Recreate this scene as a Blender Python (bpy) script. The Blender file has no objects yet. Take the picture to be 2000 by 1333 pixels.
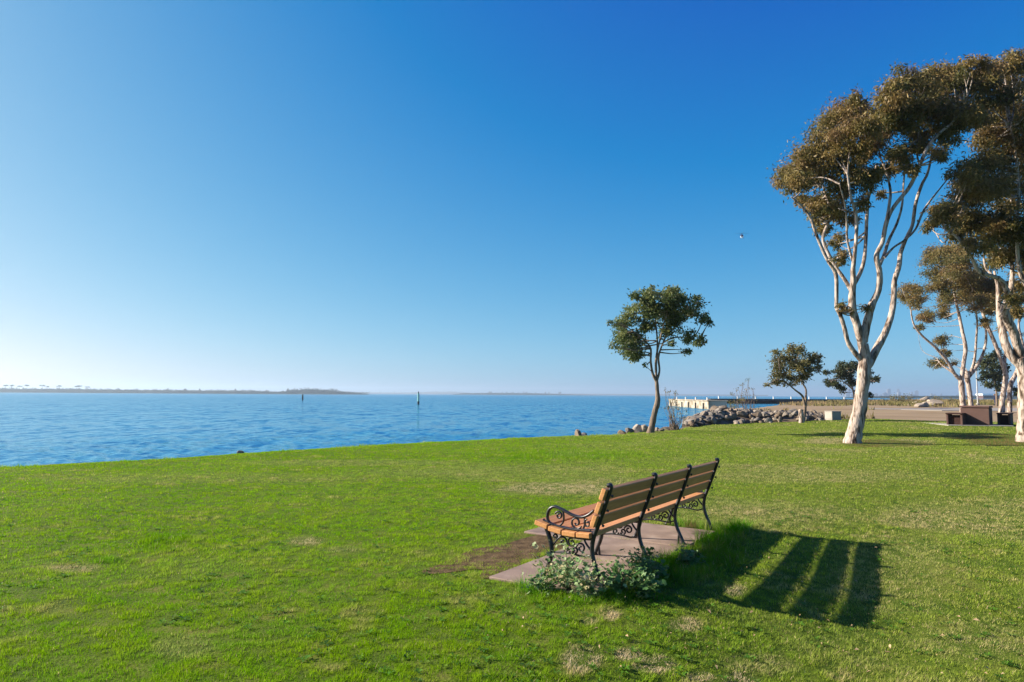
import bpy, math, random
import numpy as np
from mathutils import Matrix, Vector

R = math.radians
random.seed(7)
rng = np.random.default_rng(11)
SC = bpy.context.scene
COL = SC.collection

# ------------------------------------------------------------------ camera
EYE = 1.63
cam_d = bpy.data.cameras.new('camera'); cam_d.lens = 24; cam_d.sensor_width = 36
cam_d.clip_start = 0.1; cam_d.clip_end = 30000
cam = bpy.data.objects.new('camera', cam_d); COL.objects.link(cam)
CAMM = (Matrix.Translation((0, 0, EYE)) @ Matrix.Rotation(R(90 + 4.47), 4, 'X') @ Matrix.Rotation(R(0.334), 4, 'Z'))
cam.matrix_world = CAMM
SC.camera = cam

# ------------------------------------------------------------------ light
SUN_AZ, SUN_EL = R(-80), R(26.3)      # azimuth measured from +Y (view axis), negative = left
world = bpy.data.worlds.new('World'); SC.world = world; world.use_nodes = True
wn = world.node_tree.nodes; wl = world.node_tree.links; wn.clear()
sky = wn.new('ShaderNodeTexSky'); sky.sky_type = 'NISHITA'; sky.sun_disc = False
sky.sun_elevation = SUN_EL; sky.sun_rotation = SUN_AZ
sky.altitude = 0; sky.air_density = 0.5; sky.dust_density = 1.0; sky.ozone_density = 3.0
# the photograph's strong colour response, applied to the whole sky alike: out = gain * in ** power - toe
EXPO = 1.3
sep = wn.new('ShaderNodeSeparateColor'); com = wn.new('ShaderNodeCombineColor'); wl.new(sky.outputs[0], sep.inputs[0])
def wmath(op, a, b):
    n = wn.new('ShaderNodeMath'); n.operation = op
    for i, v in enumerate((a, b)):
        if isinstance(v, (int, float)): n.inputs[i].default_value = v
        else: wl.new(v, n.inputs[i])
    return n.outputs[0]
for ch, (gain, power, toe) in enumerate(((1.54, 0.93, 0.130), (1.80, 0.30, 0.732), (1.200, 0.30, 0.170))):
    v = wmath('POWER', wmath('MULTIPLY', sep.outputs[ch], 0.1), power)
    v = wmath('MAXIMUM', wmath('SUBTRACT', wmath('MULTIPLY', v, gain * 20 / 2 ** EXPO), toe * 20 / 2 ** EXPO), 0.02)
    wl.new(v, com.inputs[ch])
bg = wn.new('ShaderNodeBackground'); bg.inputs['Strength'].default_value = 0.05
wo = wn.new('ShaderNodeOutputWorld')
wl.new(com.outputs[0], bg.inputs['Color']); wl.new(bg.outputs[0], wo.inputs['Surface'])
sun_d = bpy.data.lights.new('sun', 'SUN'); sun_d.energy = 5.0; sun_d.angle = R(0.55); sun_d.color = (1.0, 0.90, 0.76)
sun = bpy.data.objects.new('sun', sun_d); COL.objects.link(sun)
SUND = Vector((math.sin(SUN_AZ) * math.cos(SUN_EL), math.cos(SUN_AZ) * math.cos(SUN_EL), math.sin(SUN_EL)))
sun.rotation_euler = SUND.to_track_quat('Z', 'Y').to_euler()
sun.location = (-30, 20, 30)
vs = SC.view_settings
vs.view_transform = 'Standard'; vs.look = 'None'; vs.exposure = EXPO; vs.gamma = 1.0; vs.use_curve_mapping = False
SC.cycles.max_bounces = 7; SC.cycles.diffuse_bounces = 3; SC.cycles.glossy_bounces = 3
SC.cycles.transmission_bounces = 4; SC.cycles.volume_bounces = 0; SC.cycles.transparent_max_bounces = 8
SC.cycles.use_denoising = True
SC.cycles.sample_clamp_indirect = 6

# ------------------------------------------------------------------ numeric helpers
def vnoise(x, y, scale=1.0, seed=0):
    x = np.asarray(x, float) / scale; y = np.asarray(y, float) / scale
    xi = np.floor(x).astype(np.int64); yi = np.floor(y).astype(np.int64)
    fx = x - xi; fy = y - yi
    fx = fx * fx * (3 - 2 * fx); fy = fy * fy * (3 - 2 * fy)
    def h(a, b):
        n = (a * 374761393 + b * 668265263 + seed * 974634777) & 0x7fffffff
        n = ((n ^ (n >> 13)) * 1274126177) & 0x7fffffff
        n = (n ^ (n >> 16)) & 0xffff
        return n / 65535.0
    a = h(xi, yi); b = h(xi + 1, yi); c = h(xi, yi + 1); d = h(xi + 1, yi + 1)
    return (a * (1 - fx) + b * fx) * (1 - fy) + (c * (1 - fx) + d * fx) * fy

def fbm(x, y, scale, seed=0, octs=3):
    s = 0; a = 1.0; t = 0
    for k in range(octs):
        s = s + a * vnoise(x, y, scale / 2 ** k, seed + 17 * k); t += a; a *= 0.55
    return s / t

def sstep(a, b, x):
    t = np.clip((np.asarray(x, float) - a) / (b - a), 0, 1)
    return t * t * (3 - 2 * t)

F = 2000 * 24 / 36.0
C3 = np.array(CAMM.to_3x3())
def ray(px, py):
    d = C3 @ np.array([(px - 1000) / F, -(py - 666.5) / F, -1.0])
    return d / d[1]
def at(px, py, dist):
    """world point seen at photo pixel px,py at forward distance dist"""
    d = ray(px, py)
    return np.array([d[0] * dist, dist, EYE + d[2] * dist])
B0 = np.array([0.71, 5.95]); UD = np.array([0.559, 0.829]); VD = np.array([-0.829, 0.559])   # bench: rear foot, along, towards the water
def rise(x, y):
    u = (x - B0[0]) * UD[0] + (y - B0[1]) * UD[1]; v = (x - B0[0]) * VD[0] + (y - B0[1]) * VD[1]
    fall = 0.19 * sstep(0.25, 2.3, -v) * (1 - 0.58 * sstep(1.1, 3.9, u)) * (1 - sstep(10, 17, y))
    return 0.28 * sstep(11, 22, x) * sstep(25, 36, y) - fall
def gnd(px, py, z=None):
    """ground point under photo pixel"""
    d = ray(px, py); zz = 0.0 if z is None else z
    for k in range(40):
        t = (zz - EYE) / d[2]
        if z is not None: break
        zz = 0.5 * zz + 0.5 * float(rise(d[0] * t, t))
    return np.array([d[0] * t, t, zz])
def project(x, y, z):
    q = np.stack([x, y, z - EYE], -1) @ C3
    return 1000 + F * q[..., 0] / -q[..., 2], 666.5 - F * q[..., 1] / -q[..., 2]

# ------------------------------------------------------------------ mesh helpers
def np_mesh(name, V, Fc, col=None, smooth=False):
    V = np.asarray(V, np.float32); Fc = np.asarray(Fc, np.int32)
    me = bpy.data.meshes.new(name)
    n, k = Fc.shape
    me.vertices.add(len(V)); me.vertices.foreach_set('co', V.ravel())
    me.loops.add(n * k); me.loops.foreach_set('vertex_index', Fc.ravel())
    me.polygons.add(n); me.polygons.foreach_set('loop_start', np.arange(0, n * k, k, dtype=np.int32))
    me.update(calc_edges=True)
    if smooth: me.polygons.foreach_set('use_smooth', np.ones(n, bool))
    if col is not None:
        c = np.ones((len(V), 4), np.float32); c[:, :3] = col
        a = me.attributes.new('Col', 'FLOAT_COLOR', 'POINT'); a.data.foreach_set('color', c.ravel())
    return me

def link(name, me, mat=None, parent=None):
    o = bpy.data.objects.new(name, me); COL.objects.link(o)
    if me is not None and mat is not None and len(me.materials) == 0: me.materials.append(mat)
    if parent is not None: o.parent = parent
    return o

def tag(o, label=None, cat=None, group=None, kind=None):
    if label: o['label'] = label
    if cat: o['category'] = cat
    if group: o['group'] = group
    if kind: o['kind'] = kind
    return o

def thing(name, loc, label, cat, group=None, rz=0.0):
    o = bpy.data.objects.new(name, None); COL.objects.link(o)
    o.location = [float(v) for v in loc]; o.rotation_euler = (0, 0, rz); o.empty_display_size = 0.2
    return tag(o, label, cat, group)

def catmull(P, n=4):
    P = np.asarray(P, float)
    if len(P) < 3: return P
    Q = np.vstack([2 * P[0] - P[1], P, 2 * P[-1] - P[-2]]); out = []
    for i in range(1, len(Q) - 2):
        p0, p1, p2, p3 = Q[i - 1], Q[i], Q[i + 1], Q[i + 2]
        for t in np.arange(n) / n:
            out.append(0.5 * (2 * p1 + (p2 - p0) * t + (2 * p0 - 5 * p1 + 4 * p2 - p3) * t * t + (3 * p1 - p0 - 3 * p2 + p3) * t ** 3))
    out.append(P[-1]); return np.array(out)

class MB:
    def __init__(s): s.v = []; s.f = []; s.smooth = []
    def add(s, V, Fc, smooth=False):
        b = len(s.v); s.v.extend([tuple(map(float, p)) for p in V])
        for f in Fc: s.f.append(tuple(b + int(i) for i in f)); s.smooth.append(smooth)
    def tube(s, P, rad, sides=8, flat=None, wob=0.0, cap=True):
        P = np.asarray(P, float); n = len(P)
        rad = np.full(n, rad, float) if np.isscalar(rad) else np.asarray(rad, float)
        T = np.gradient(P, axis=0); T /= np.linalg.norm(T, axis=1)[:, None] + 1e-9
        ref = np.array([0, 0, 1.0]) if abs(T[0][2]) < 0.9 else np.array([1.0, 0, 0])
        if flat is not None: ref = np.asarray(flat[0], float)
        V = []
        N = np.cross(T[0], ref); N /= np.linalg.norm(N) + 1e-9
        for i in range(n):
            if flat is not None:
                B = ref; N = np.cross(T[i], B); N /= np.linalg.norm(N) + 1e-9
            else:
                N = N - T[i] * N.dot(T[i]); N /= np.linalg.norm(N) + 1e-9; B = np.cross(T[i], N)
            kb = flat[1] if flat is not None else 1.0
            for k in range(sides):
                a = 2 * math.pi * (k + 0.5) / sides
                w = 1 + wob * (random.random() - 0.5)
                V.append(P[i] + rad[i] * w * (N * math.cos(a) + kb * B * math.sin(a)))
        Fc = [(i * sides + k, i * sides + (k + 1) % sides, (i + 1) * sides + (k + 1) % sides, (i + 1) * sides + k) for i in range(n - 1) for k in range(sides)]
        s.add(V, Fc, True)
        if cap:
            s.add(V[:sides], [tuple(range(sides))[::-1]]); s.add(V[-sides:], [tuple(range(sides))])
    def box(s, c, d, rz=0.0, bev=0.0, tilt=None):
        """bevelled box, centre c, size d"""
        hx, hy, hz = [q / 2 for q in d]; b = min(bev, hx * .9, hy * .9, hz * .9)
        V = []; Fc = []
        if b <= 0:
            V = [(x, y, z) for z in (-hz, hz) for y in (-hy, hy) for x in (-hx, hx)]
            Fc = [(0, 2, 3, 1), (4, 5, 7, 6), (0, 1, 5, 4), (2, 6, 7, 3), (0, 4, 6, 2), (1, 3, 7, 5)]
        else:
            idx = {}
            for sx in (-1, 1):
                for sy in (-1, 1):
                    for sz in (-1, 1):
                        for ax in range(3):
                            q = [sx * (hx - b), sy * (hy - b), sz * (hz - b)]
                            q[ax] = (sx * hx, sy * hy, sz * hz)[ax]
                            idx[(sx, sy, sz, ax)] = len(V); V.append(tuple(q))
            for ax in range(3):
                o = [a for a in range(3) if a != ax]
                for sg in (-1, 1):
                    q = []
                    for (u, w) in ((-1, -1), (1, -1), (1, 1), (-1, 1)):
                        k = [0, 0, 0]; k[ax] = sg; k[o[0]] = u; k[o[1]] = w; q.append(idx[(*k, ax)])
                    Fc.append(tuple(q))
                for u in (-1, 1):
                    for w in (-1, 1):
                        def kk(a, e):
                            k = [0, 0, 0]; k[ax] = a; k[o[0]] = u; k[o[1]] = w; return idx[(*k, e)]
                        Fc.append((kk(-1, o[0]), kk(1, o[0]), kk(1, o[1]), kk(-1, o[1])))
            for sx in (-1, 1):
                for sy in (-1, 1):
                    for sz in (-1, 1): Fc.append(tuple(idx[(sx, sy, sz, a)] for a in range(3)))
        V = np.array(V)
        if tilt is not None: V = V @ np.array(tilt).T
        ca, sa = math.cos(rz), math.sin(rz)
        V = np.stack([V[:, 0] * ca - V[:, 1] * sa, V[:, 0] * sa + V[:, 1] * ca, V[:, 2]], -1) + np.asarray(c, float)
        s.add(V, Fc)
    def build(s, name, mat=None, parent=None):
        me = bpy.data.meshes.new(name); me.from_pydata(s.v, [], s.f); me.update()
        import bmesh
        bm = bmesh.new(); bm.from_mesh(me); bmesh.ops.recalc_face_normals(bm, faces=bm.faces); bm.to_mesh(me); bm.free()
        if len(me.polygons) == len(s.smooth): me.polygons.foreach_set('use_smooth', s.smooth)
        return link(name, me, mat, parent)

# ------------------------------------------------------------------ materials
def mat_new(name):
    m = bpy.data.materials.new(name); m.use_nodes = True
    nt = m.node_tree; nt.nodes.clear()
    out = nt.nodes.new('ShaderNodeOutputMaterial')
    return m, nt, out
def ramp(nt, fac, stops):
    r = nt.nodes.new('ShaderNodeValToRGB'); e = r.color_ramp.elements
    while len(e) < len(stops): e.new(0.5)
    for i, (p, c) in enumerate(stops): e[i].position = p; e[i].color = (*c, 1)
    nt.links.new(fac, r.inputs[0]); return r.outputs[0]
def noise_mat(name, stops, scale=5.0, detail=6, rough=0.8, bump=0.0, bscale=None, stretch=None, coord='Position', dist=0.0, spec=0.3, bdist=0.02):
    m, nt, out = mat_new(name); N = nt.nodes; L = nt.links
    if coord == 'Position':
        co = N.new('ShaderNodeNewGeometry').outputs['Position']
    else:
        co = N.new('ShaderNodeTexCoord').outputs[coord]
    if stretch:
        mp = N.new('ShaderNodeMapping'); mp.inputs['Scale'].default_value = stretch; L.new(co, mp.inputs[0]); co = mp.outputs[0]
    nz = N.new('ShaderNodeTexNoise'); nz.inputs['Scale'].default_value = scale; nz.inputs['Detail'].default_value = detail; nz.inputs['Distortion'].default_value = dist
    L.new(co, nz.inputs['Vector'])
    c = ramp(nt, nz.outputs['Fac'], stops)
    b = N.new('ShaderNodeBsdfPrincipled'); b.inputs['Roughness'].default_value = rough; b.inputs['Specular IOR Level'].default_value = spec
    L.new(c, b.inputs['Base Color'])
    if bump:
        n2 = N.new('ShaderNodeTexNoise'); n2.inputs['Scale'].default_value = bscale or scale * 3; n2.inputs['Detail'].default_value = 6
        L.new(co, n2.inputs['Vector'])
        bp = N.new('ShaderNodeBump'); bp.inputs['Strength'].default_value = bump; bp.inputs['Distance'].default_value = bdist
        L.new(n2.outputs['Fac'], bp.inputs['Height']); L.new(bp.outputs[0], b.inputs['Normal'])
    L.new(b.outputs[0], out.inputs['Surface']); return m
def leaf_mat(name, trans=0.35, rough=0.5, spec=0.25):
    m, nt, out = mat_new(name); N = nt.nodes; L = nt.links
    at_ = N.new('ShaderNodeAttribute'); at_.attribute_name = 'Col'
    b = N.new('ShaderNodeBsdfPrincipled'); b.inputs['Roughness'].default_value = rough; b.inputs['Specular IOR Level'].default_value = spec
    t = N.new('ShaderNodeBsdfTranslucent'); mx = N.new('ShaderNodeMixShader'); mx.inputs[0].default_value = trans
    L.new(at_.outputs['Color'], b.inputs['Base Color']); L.new(at_.outputs['Color'], t.inputs['Color'])
    L.new(b.outputs[0], mx.inputs[1]); L.new(t.outputs[0], mx.inputs[2]); L.new(mx.outputs[0], out.inputs['Surface'])
    return m

M_LEAF = leaf_mat('leaves', 0.38)
M_GRASS = leaf_mat('grass_blades', 0.42, 0.8, 0.0)
M_TURF = noise_mat('turf_soil', [(0.3, (0.045, 0.078, 0.006)), (0.55, (0.085, 0.125, 0.010)), (0.75, (0.14, 0.135, 0.03))], 3.0, 8, 0.95, 0.6, 40, spec=0.1)
M_SAND = noise_mat('sand', [(0.3, (0.20, 0.145, 0.085)), (0.55, (0.27, 0.20, 0.125)), (0.8, (0.20, 0.18, 0.08))], 0.12, 8, 0.95, 0.5, 3, spec=0.1)
M_BANK = noise_mat('bank_earth', [(0.3, (0.06, 0.045, 0.03)), (0.6, (0.17, 0.13, 0.09)), (0.8, (0.22, 0.19, 0.15))], 1.2, 8, 0.95, 0.8, 6, spec=0.1)
M_SOIL = noise_mat('bare_soil', [(0.3, (0.05, 0.032, 0.016)), (0.6, (0.12, 0.08, 0.04)), (0.8, (0.17, 0.12, 0.06))], 9, 8, 0.95, 0.8, 60, spec=0.1)
M_PATH = noise_mat('path_concrete', [(0.3, (0.22, 0.20, 0.175)), (0.7, (0.29, 0.27, 0.24))], 0.5, 6, 0.9, 0.2, 4, spec=0.1)
M_SLAB = noise_mat('red_concrete', [(0.28, (0.09, 0.066, 0.048)), (0.40, (0.20, 0.146, 0.115)), (0.56, (0.25, 0.184, 0.145)), (0.72, (0.34, 0.27, 0.22))], 3.0, 14, 0.8, 0.35, 60, spec=0.25, bdist=0.006)
M_IRON = noise_mat('black_cast_iron', [(0.35, (0.008, 0.009, 0.011)), (0.65, (0.02, 0.022, 0.026)), (0.85, (0.05, 0.045, 0.04))], 30, 6, 0.36, 0.25, 150, spec=0.5, bdist=0.002)
M_BOARD = noise_mat('brown_recycled_board', [(0.3, (0.41, 0.19, 0.065)), (0.6, (0.52, 0.25, 0.09)), (0.8, (0.56, 0.30, 0.125))], 6, 8, 0.5, 0.3, 18, stretch=(0.5, 9, 9), coord='Object', spec=0.35, bdist=0.003)
M_BARK = noise_mat('pale_paper_bark', [(0.33, (0.05, 0.035, 0.026)), (0.42, (0.17, 0.125, 0.095)), (0.50, (0.34, 0.275, 0.23)), (0.66, (0.44, 0.375, 0.325))], 4.5, 9, 0.85, 0.9, 9, stretch=(1.6, 1.6, 0.45), dist=0.8, spec=0.1, bdist=0.06)
M_BARKD = noise_mat('grey_brown_bark', [(0.3, (0.10, 0.075, 0.055)), (0.6, (0.22, 0.17, 0.13)), (0.8, (0.32, 0.26, 0.21))], 7, 8, 0.9, 0.8, 16, stretch=(2, 2, 0.5), spec=0.1, bdist=0.03)
M_ROCK = noise_mat('riprap_stone', [(0.25, (0.08, 0.07, 0.06)), (0.5, (0.20, 0.185, 0.165)), (0.75, (0.34, 0.315, 0.285))], 1.6, 8, 0.9, 0.7, 6, spec=0.15, bdist=0.05)
M_ROCKP = noise_mat('pale_stone', [(0.3, (0.20, 0.165, 0.125)), (0.6, (0.34, 0.285, 0.22)), (0.8, (0.42, 0.37, 0.30))], 0.9, 6, 0.9, 0.5, 4, spec=0.1)
M_CONC = noise_mat('pale_concrete', [(0.3, (0.25, 0.235, 0.20)), (0.7, (0.36, 0.34, 0.30))], 0.8, 6, 0.9, 0.3, 5, spec=0.1)
M_WHARF = noise_mat('wharf_concrete', [(0.35, (0.17, 0.135, 0.09)), (0.52, (0.30, 0.26, 0.20)), (0.75, (0.38, 0.345, 0.28))], 0.35, 6, 0.9, stretch=(1, 1, 2), spec=0.1)
M_DARKW = noise_mat('dark_timber', [(0.3, (0.012, 0.013, 0.016)), (0.7, (0.035, 0.035, 0.04))], 0.6, 5, 0.85, spec=0.15)
M_BROWN = noise_mat('brown_painted_concrete', [(0.3, (0.085, 0.050, 0.042)), (0.7, (0.105, 0.062, 0.052))], 2.0, 6, 0.75, 0.2, 12, spec=0.2)
M_BROWND = noise_mat('dark_brown_seat_and_shade', [(0.3, (0.035, 0.018, 0.015)), (0.7, (0.05, 0.026, 0.021))], 2.0, 5, 0.8, spec=0.15)
M_WHITE = noise_mat('weathered_white_paint', [(0.3, (0.66, 0.66, 0.64)), (0.7, (0.80, 0.80, 0.78))], 3, 4, 0.6)
M_GREENP = noise_mat('faded_green_paint', [(0.3, (0.12, 0.30, 0.26)), (0.7, (0.20, 0.42, 0.36))], 0.8, 4, 0.6)
M_STEEL = noise_mat('galvanised_steel', [(0.3, (0.30, 0.31, 0.32)), (0.7, (0.42, 0.43, 0.44))], 3, 4, 0.45)
M_FARL = noise_mat('distant_shore', [(0.3, (0.02, 0.032, 0.03)), (0.6, (0.035, 0.048, 0.042)), (0.8, (0.06, 0.065, 0.055))], 0.02, 6, 1.0, spec=0.0)
M_HILL = noise_mat('distant_hill', [(0.3, (0.04, 0.05, 0.04)), (0.7, (0.08, 0.08, 0.06))], 0.004, 6, 1.0, spec=0.0)
M_BLDG = noise_mat('distant_building_wall', [(0.3, (0.13, 0.13, 0.14)), (0.7, (0.22, 0.22, 0.22))], 0.01, 4, 0.9, spec=0.1)
M_BLDGD = noise_mat('distant_building_glass', [(0.3, (0.05, 0.06, 0.08)), (0.7, (0.09, 0.10, 0.12))], 0.01, 4, 0.4, spec=0.4)
M_SHIRT = noise_mat('navy_cloth', [(0.3, (0.010, 0.016, 0.05)), (0.7, (0.02, 0.03, 0.08))], 20, 4, 0.9)
M_SKIN = noise_mat('skin', [(0.3, (0.32, 0.18, 0.12)), (0.7, (0.38, 0.22, 0.15))], 20, 3, 0.6)
M_HAIR = noise_mat('dark_hair', [(0.3, (0.02, 0.014, 0.01)), (0.7, (0.035, 0.024, 0.016))], 40, 3, 0.6)
M_HELI = noise_mat('white_helicopter_paint', [(0.3, (0.68, 0.69, 0.70)), (0.7, (0.78, 0.79, 0.80))], 1, 3, 0.3)
M_HELID = noise_mat('navy_helicopter_paint', [(0.3, (0.010, 0.02, 0.06)), (0.7, (0.016, 0.03, 0.08))], 1, 3, 0.3)
M_DRY = noise_mat('dry_leaf', [(0.3, (0.24, 0.15, 0.07)), (0.7, (0.42, 0.31, 0.18))], 30, 4, 0.9)

def water_mat():
    m, nt, out = mat_new('bay_water'); N = nt.nodes; L = nt.links
    g = N.new('ShaderNodeNewGeometry').outputs['Position']
    b = N.new('ShaderNodeBsdfPrincipled')
    b.inputs['Base Color'].default_value = (0.001, 0.085, 0.175, 1); b.inputs['Roughness'].default_value = 0.20; b.inputs['IOR'].default_value = 1.333
    def vm(op, a, c):
        n = N.new('ShaderNodeVectorMath'); n.operation = op
        for i, v in enumerate((a, c)):
            if v is None: continue
            if isinstance(v, tuple): n.inputs[i].default_value = v
            else: L.new(v, n.inputs[i])
        return n.outputs[0]
    # slopes of the small chop (all directions), modulated by gust patches
    acc = N.new('ShaderNodeNewGeometry').outputs['Normal']
    for sc, st, k in ((2.6, (0.42, 1.0, 1), 0.8), (7.0, (0.5, 1.0, 1), 0.6), (1.5, (1.0, 0.42, 1), 0.95), (0.5, (1.0, 0.30, 1), 0.75)):
        mp = N.new('ShaderNodeMapping'); mp.inputs['Scale'].default_value = st; mp.inputs['Rotation'].default_value = (0, 0, 0.35); L.new(g, mp.inputs[0])
        nz = N.new('ShaderNodeTexNoise'); nz.inputs['Scale'].default_value = sc; nz.inputs['Detail'].default_value = 3; L.new(mp.outputs[0], nz.inputs['Vector'])
        d = vm('MULTIPLY', vm('SUBTRACT', nz.outputs['Color'], (0.5, 0.5, 0.5)), (k, k, 0))
        mg = N.new('ShaderNodeMapping'); mg.inputs['Scale'].default_value = (0.35, 1, 1); L.new(g, mg.inputs[0])
        gz = N.new('ShaderNodeTexNoise'); gz.inputs['Scale'].default_value = 0.035; gz.inputs['Detail'].default_value = 3; L.new(mg.outputs[0], gz.inputs['Vector'])
        mr = N.new('ShaderNodeMapRange'); mr.inputs[1].default_value = 0.3; mr.inputs[2].default_value = 0.7; mr.inputs[3].default_value = 0.55; mr.inputs[4].default_value = 1.35; L.new(gz.outputs['Fac'], mr.inputs[0])
        sc_n = N.new('ShaderNodeVectorMath'); sc_n.operation = 'SCALE'; L.new(d, sc_n.inputs[0]); L.new(mr.outputs[0], sc_n.inputs['Scale'])
        acc = vm('ADD', acc, sc_n.outputs[0])
    prev = vm('NORMALIZE', acc, None)
    N.remove(b)
    df = N.new('ShaderNodeBsdfDiffuse'); df.inputs['Color'].default_value = (0.020, 0.15, 0.235, 1)
    gl = N.new('ShaderNodeBsdfGlossy'); gl.inputs['Color'].default_value = (0.62, 0.86, 1.0, 1); gl.inputs['Roughness'].default_value = 0.10
    mx = N.new('ShaderNodeMixShader'); mx.inputs[0].default_value = 0.56
    L.new(prev, df.inputs['Normal']); L.new(prev, gl.inputs['Normal']); L.new(df.outputs[0], mx.inputs[1]); L.new(gl.outputs[0], mx.inputs[2])
    L.new(mx.outputs[0], out.inputs['Surface']); return m
M_WATER = water_mat()

# ------------------------------------------------------------------ the land
WATER_Z = -1.3
shore_px = [(-900, 965), (-300, 924), (0, 906), (250, 891), (500, 877), (750, 864), (1000, 851), (1140, 848), (1230, 843), (1330, 836), (1352, 826), (1385, 812), (1430, 801), (1500, 792), (1590, 787), (1660, 785)]
SHORE = np.array([gnd(*p)[:2] for p in shore_px])
SHORE = np.vstack([[-60, -60], SHORE, [210, 330], [420, 420], [900, 600]])
LANDPOLY = np.vstack([SHORE, [900, -60]])
def seg_dist(x, y, A, B):
    d = B - A; t = np.clip(((x - A[0]) * d[0] + (y - A[1]) * d[1]) / (d @ d), 0, 1)
    return np.hypot(x - A[0] - t * d[0], y - A[1] - t * d[1])
def inside(x, y, poly):
    r = np.zeros(x.shape, bool); n = len(poly)
    for i in range(n):
        x1, y1 = poly[i]; x2, y2 = poly[(i + 1) % n]
        if y1 == y2: continue
        r ^= ((y1 > y) != (y2 > y)) & (x < (x2 - x1) * (y - y1) / (y2 - y1) + x1)
    return r
def shore_sd(x, y):
    d = np.full(x.shape, 1e9)
    for i in range(len(SHORE) - 1): d = np.minimum(d, seg_dist(x, y, SHORE[i], SHORE[i + 1]))
    return np.where(inside(x, y, LANDPOLY), d, -d)
lawn_px = [(1330, 834), (1440, 828), (1600, 822), (1700, 818), (1850, 824), (2000, 826), (2500, 832)]
LAWNF = np.array([gnd(*p)[:2] for p in lawn_px])
def lawn_sd(x, y):            # >0 inside the lawn (near side of the sand)
    yb = np.interp(x, LAWNF[:, 0], LAWNF[:, 1], left=200, right=LAWNF[-1, 1])
    return yb - y
def height(x, y, sd=None):
    x = np.asarray(x, float); y = np.asarray(y, float)
    if sd is None: sd = shore_sd(x, y)
    z = rise(x, y) + 0.03 * (fbm(x, y, 2.2, 5) - 0.5) * sstep(1.0, 6, np.hypot(x - 1.6, y - 7.2))
    z = z - 0.10 * sstep(1.6, 0.0, sd) + 0.10 * (fbm(x, y, 3.0, 9) - 0.5) * sstep(2.5, 0.3, sd)
    z = z + 0.5 * (fbm(x, y, 14, 3) - 0.45) * sstep(60, 110, y)
    return z - 2.6 * sstep(0.05, 3.2, -sd)

def polar(th0, th1, nth, rr):
    th = np.linspace(th0, th1, nth)
    TH, RR = np.meshgrid(th, rr)
    X = np.sin(TH) * RR; Y = np.cos(TH) * RR
    i = np.arange(len(rr) - 1)[:, None] * nth + np.arange(nth - 1)[None, :]
    Q = np.stack([i, i + 1, i + nth + 1, i + nth], -1).reshape(-1, 4)[:, ::-1]
    return X.ravel(), Y.ravel(), Q

rr = np.concatenate([np.linspace(0.4, 12, 60), 12 * np.exp(np.linspace(0.02, math.log(800 / 12), 190))])
X, Y, Q = polar(R(-180), R(180), 680, rr)
sd = shore_sd(X, Y); Z = height(X, Y, sd)
V = np.stack([X, Y, Z], -1)
fx, fy = X[Q].mean(1), Y[Q].mean(1); fsd = sd[Q].mean(1); fl = lawn_sd(fx, fy)
keep = (fsd > -6)
zone = np.where(fsd < 0.0, 2, np.where(fl > 0, 0, 1))
def sub_mesh(name, mask, mat):
    Fq = Q[mask]; u, inv = np.unique(Fq, return_inverse=True)
    o = link(name, np_mesh(name, V[u], inv.reshape(-1, 4), smooth=True), mat); tag(o, kind='structure'); return o
sub_mesh('lawn', keep & (zone == 0), M_TURF)
sub_mesh('sand', keep & (zone == 1), M_SAND)
sub_mesh('shore_bank', keep & (zone == 2), M_BANK)
# seabed slab far below closes the ground under the water
# ------------------------------------------------------------------ water
inv0, inv1 = 1 / 13.0, 1 / 9000.0
rw = 1 / np.linspace(inv0, inv1, 390)
rw = np.concatenate([rw, ])
Xw, Yw, Qw = polar(R(-60), R(42), 680, rw)
Rw = np.hypot(Xw, Yw)
Zw = np.full(Xw.shape, 0.0)
wr = np.random.default_rng(3)
dr = np.interp(Rw, rw[1:], np.diff(rw)); dr = np.maximum(dr, Rw * R(102) / 680)
for k in range(46):
    lam = 0.26 * (6 ** wr.random()); a = 0.0075 * lam
    th = R(200) + wr.normal(0, 0.75); ph = wr.random() * 6.283
    kx, ky = 2 * math.pi / lam * math.cos(th), 2 * math.pi / lam * math.sin(th)
    s = np.sin(kx * Xw + ky * Yw + ph)
    Zw += a * (s - 0.25 * np.cos(2 * (kx * Xw + ky * Yw + ph))) * sstep(1.6, 3.5, lam / dr)
gust = 0.55 + 0.9 * fbm(Xw, Yw, 38, 21, 3)
Zw = WATER_Z + Zw * gust * 0.8
wo_ = link('water', np_mesh('water', np.stack([Xw, Yw, Zw], -1), Qw, smooth=True), M_WATER); tag(wo_, kind='structure')

# ------------------------------------------------------------------ bench pad
BROT = math.atan2(UD[1], UD[0])
def uv(u, v, z=0.0):
    p = B0 + UD * u + VD * v; return np.array([p[0], p[1], z])
pad = thing('bench_pad', uv(1.3, 0.3), 'reddish concrete pad of jointed slabs under the park bench', 'paving', rz=BROT)
pad_rects = [(-0.31, 0.775, -0.14, 0.88), (0.787, 1.845, -0.14, 0.90), (1.857, 2.88, -0.14, 0.90), (1.55, 2.60, 0.912, 1.72), (2.612, 3.55, 0.912, 1.78)]
for (u0, u1, v0, v1) in pad_rects:
    m = MB(); jx = random.uniform(-.004, .004)
    m.box(((u0 + u1) / 2 - 1.3, (v0 + v1) / 2 - 0.3, -0.035 + jx), (u1 - u0, v1 - v0, 0.12), bev=0.008)
    m.build('slab', M_SLAB, pad)
PADTOP = 0.025
so = MB()
k = 48; cs = uv(0.50, 1.25)
pts = [(0, 0, .012)] + [(1.0 * math.cos(a) * (1 + .28 * math.sin(3 * a + 1) + .12 * math.sin(7 * a)), 0.48 * math.sin(a) * (1 + .25 * math.cos(2 * a) + .15 * math.sin(5 * a)), .006) for a in np.linspace(0, 2 * math.pi, k, endpoint=False)]
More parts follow.
